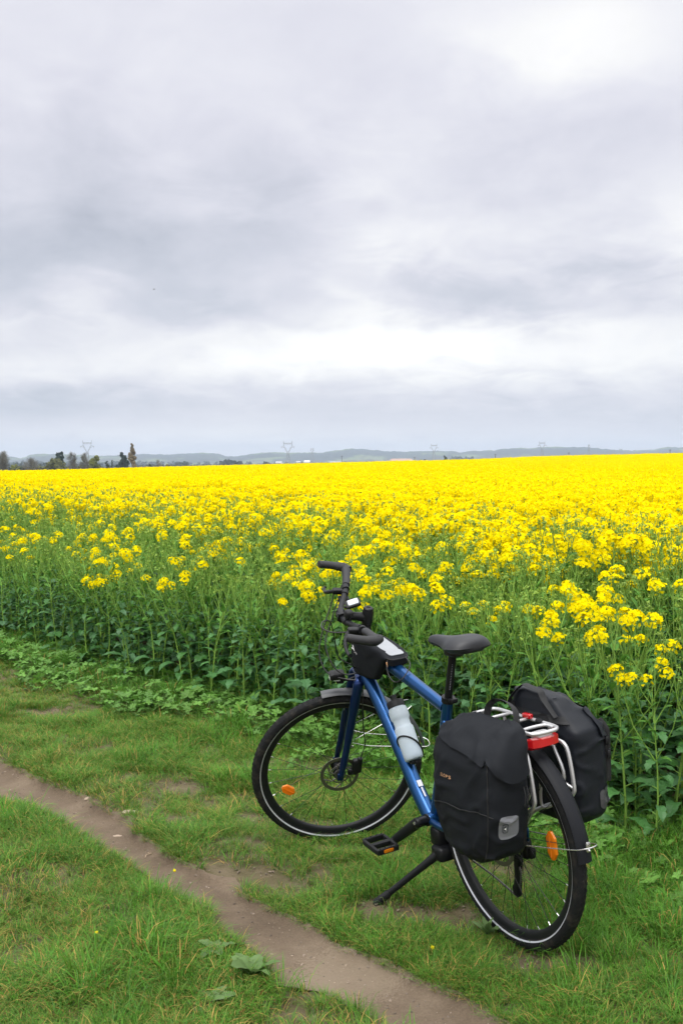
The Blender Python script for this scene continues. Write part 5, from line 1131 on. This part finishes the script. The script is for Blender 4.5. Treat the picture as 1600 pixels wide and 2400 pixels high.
# bag on the top tube
tb, sub3 = bag_thing('handlebar_bag', (.73, 0, .76), 'black bag with a clear phone window strapped over the top tube behind the handlebar', 'bike bag')
poly = [(.866, .892), (.874, .84), (.870, .782), (.845, .766), (.77, .760), (.694, .766), (.662, .800), (.628, .835), (.604, .862), (.640, .880), (.72, .900), (.80, .915)]
def lobe(s):
    b = MB(); P = np.array(poly); n = 48; cyc = np.vstack([P, P[:1]]); d = np.r_[0, np.cumsum(np.linalg.norm(np.diff(cyc, axis=0), axis=1))]; t = np.linspace(0, d[-1], n, endpoint=False)
    Q = np.stack([np.interp(t, d, cyc[:, 0]), np.interp(t, d, cyc[:, 1])], 1); c = Q.mean(0); loops = []
    for y_, k in ((.024, .93), (.028, .99), (.036, 1.0), (.046, .985), (.053, .95), (.057, .85), (.060, .6), (.061, .3), (.061, .04)):
        L = c + (Q - c) * k; loops.append([(x, s * (y_ + .006 * mnoise.noise(Vector((x * 18, z * 18, s * 3 + 7)))), z) for x, z in L])
    b.loft(loops); return b
for s in (1, -1): lobe(s).build('side_pocket', M_cloth, tb, 60, sub3)
aR = Matrix.Rotation(R_(-15.5), 3, 'Y'); aM = np.array(aR)
b = MB(); b.rbox((.700, 0, .872), (.112, .047, .020), aR, r=.4, n=28, e=6); tp = b.build('top_pouch', M_cloth, tb, 50, sub3)
b = MB(); b.rbox(V3(.696, 0, .872) + aM @ V3(0, 0, .0200), (.088, .033, .0022), aR, r=.3, n=28, e=9); b.build('phone_window', mat('clear_vinyl', (.24, .255, .28), .25, var=.25, vscale=14, coat=.6), tp, 40, sub3)
b = MB(); b.tube([V3(.700, 0, .872) + aM @ V3(.108 * math.copysign(abs(math.cos(t)) ** .35, math.cos(t)), .0475 * math.copysign(abs(math.sin(t)) ** .35, math.sin(t)), .012) for t in np.linspace(0, 2 * np.pi, 60, endpoint=False)], .0028, 6, closed=True); b.build('zip', M_web, tp, None, sub3)
b = MB()
for (x0, z0, x1, z1) in ((.838, .882, .822, .862), (.832, .866, .842, .872), (.818, .872, .806, .850), (.812, .860, .822, .856)): b.tube([(x0, .0575, z0), (x1, .0605, z1)], .0022, 5)
b.build('emblem', M_white, tb, None, sub3)
b = MB(); b.tube(spline([(.612, .040, .858), (.604, .052, .835), (.585, .056, .800), (.555, .050, .782), (.528, .030, .800), (.540, -.01, .838), (.585, -.02, .860)], 5), .0022, 6); b.build('cord', M_cable, tb, None, sub3)
b = MB(); b.rbox((.606, .050, .838), (.003, .002, .010), r=.3); b.build('tag', M_orange, tb, None, sub3)

# water bottle in the cage
M_milk = bpy.data.materials.new('milky_plastic'); M_milk.use_nodes = True; g = NG(M_milk.node_tree); pb = g.n['Principled BSDF']; pb.inputs['Base Color'].default_value = (.72, .77, .82, 1); pb.inputs['Roughness'].default_value = .35
pos = g.node('ShaderNodeTexCoord').outputs['Object']; g.put(pb.inputs['Base Color'], g.ramp(g.noise(pos, 30, 3), [(.3, (.62, .71, .80)), (.7, (.72, .80, .87))]))
tr = g.node('ShaderNodeBsdfTranslucent'); tr.inputs[0].default_value = (.78, .83, .88, 1); tp_ = g.node('ShaderNodeBsdfTransparent'); m1 = g.node('ShaderNodeMixShader'); m1.inputs[0].default_value = .45; m2 = g.node('ShaderNodeMixShader'); m2.inputs[0].default_value = .12
g.l.new(pb.outputs[0], m1.inputs[1]); g.l.new(tr.outputs[0], m1.inputs[2]); g.l.new(m1.outputs[0], m2.inputs[1]); g.l.new(tp_.outputs[0], m2.inputs[2]); g.l.new(m2.outputs[0], g.n['Material Output'].inputs['Surface'])
bt, sub4 = bag_thing('water_bottle', tuple(BA), 'milky white plastic water bottle with black cap standing in the frame cage', 'bottle')
b = MB(); b.lathe(BA, bd, [(0, .022), (.001, .031), (.006, .0352), (.02, .0362), (.085, .0364), (.118, .0364), (.124, .0352), (.128, .0318), (.134, .0308), (.150, .0308), (.156, .0325), (.162, .0358), (.170, .0366), (.188, .0364), (.198, .0345), (.204, .0300), (.205, .02)], 32); bo = b.build('body', M_milk, bt, 50, sub4)
M_water = mat('water_in_plastic', (.50, .62, .68), .2, var=.05, transl=.4)
b = MB(); prof = []
n = 28; a = 2 * np.pi * np.arange(n) / n; w_ = np.cross(bd, bp_)
top = [BA + bd * (.046 + .0335 * .36 * math.cos(t)) + (bp_ * math.cos(t) + w_ * math.sin(t)) * .0335 for t in a]; bot = [BA + bd * .006 + (bp_ * math.cos(t) + w_ * math.sin(t)) * .0325 for t in a]
b.loft([bot, top]); b.build('water', M_water, bo, 40, sub4)
b = MB(); b.lathe(BA + bd * .203, bd, [(0, .029), (.001, .0335), (.022, .0335), (.026, .031), (.028, .018), (.030, .0125), (.040, .0120), (.044, .0135), (.048, .0125), (.049, .006)], 28); b.build('cap', M_plast, bt, 40, sub4)

# ------------------------------------------------------------------ air
hz = MB(); x0, x1, y0, y1, z0, z1 = -3600, 3600, -60, 6600, -16.0, 110.0
hz.add([(x0, y0, z0), (x1, y0, z0), (x1, y1, z0), (x0, y1, z0), (x0, y0, z1), (x1, y0, z1), (x1, y1, z1), (x0, y1, z1)], [(0, 3, 2, 1), (4, 5, 6, 7), (0, 1, 5, 4), (1, 2, 6, 5), (2, 3, 7, 6), (3, 0, 4, 7)])
M_air = bpy.data.materials.new('pale_air'); M_air.use_nodes = True; g = NG(M_air.node_tree); g.n.clear()
out = g.node('ShaderNodeOutputMaterial'); pv = g.node('ShaderNodeVolumePrincipled'); pv.inputs['Color'].default_value = (.70, .83, 1.0, 1); pv.inputs['Density'].default_value = HAZE; pv.inputs['Anisotropy'].default_value = 0.0
g.l.new(pv.outputs[0], out.inputs['Volume'])
if HAZE > 0:
    haze = hz.build('haze', M_air, None, None); tag(haze, 'pale blue haze fading the far hills', 'haze', kind='stuff')
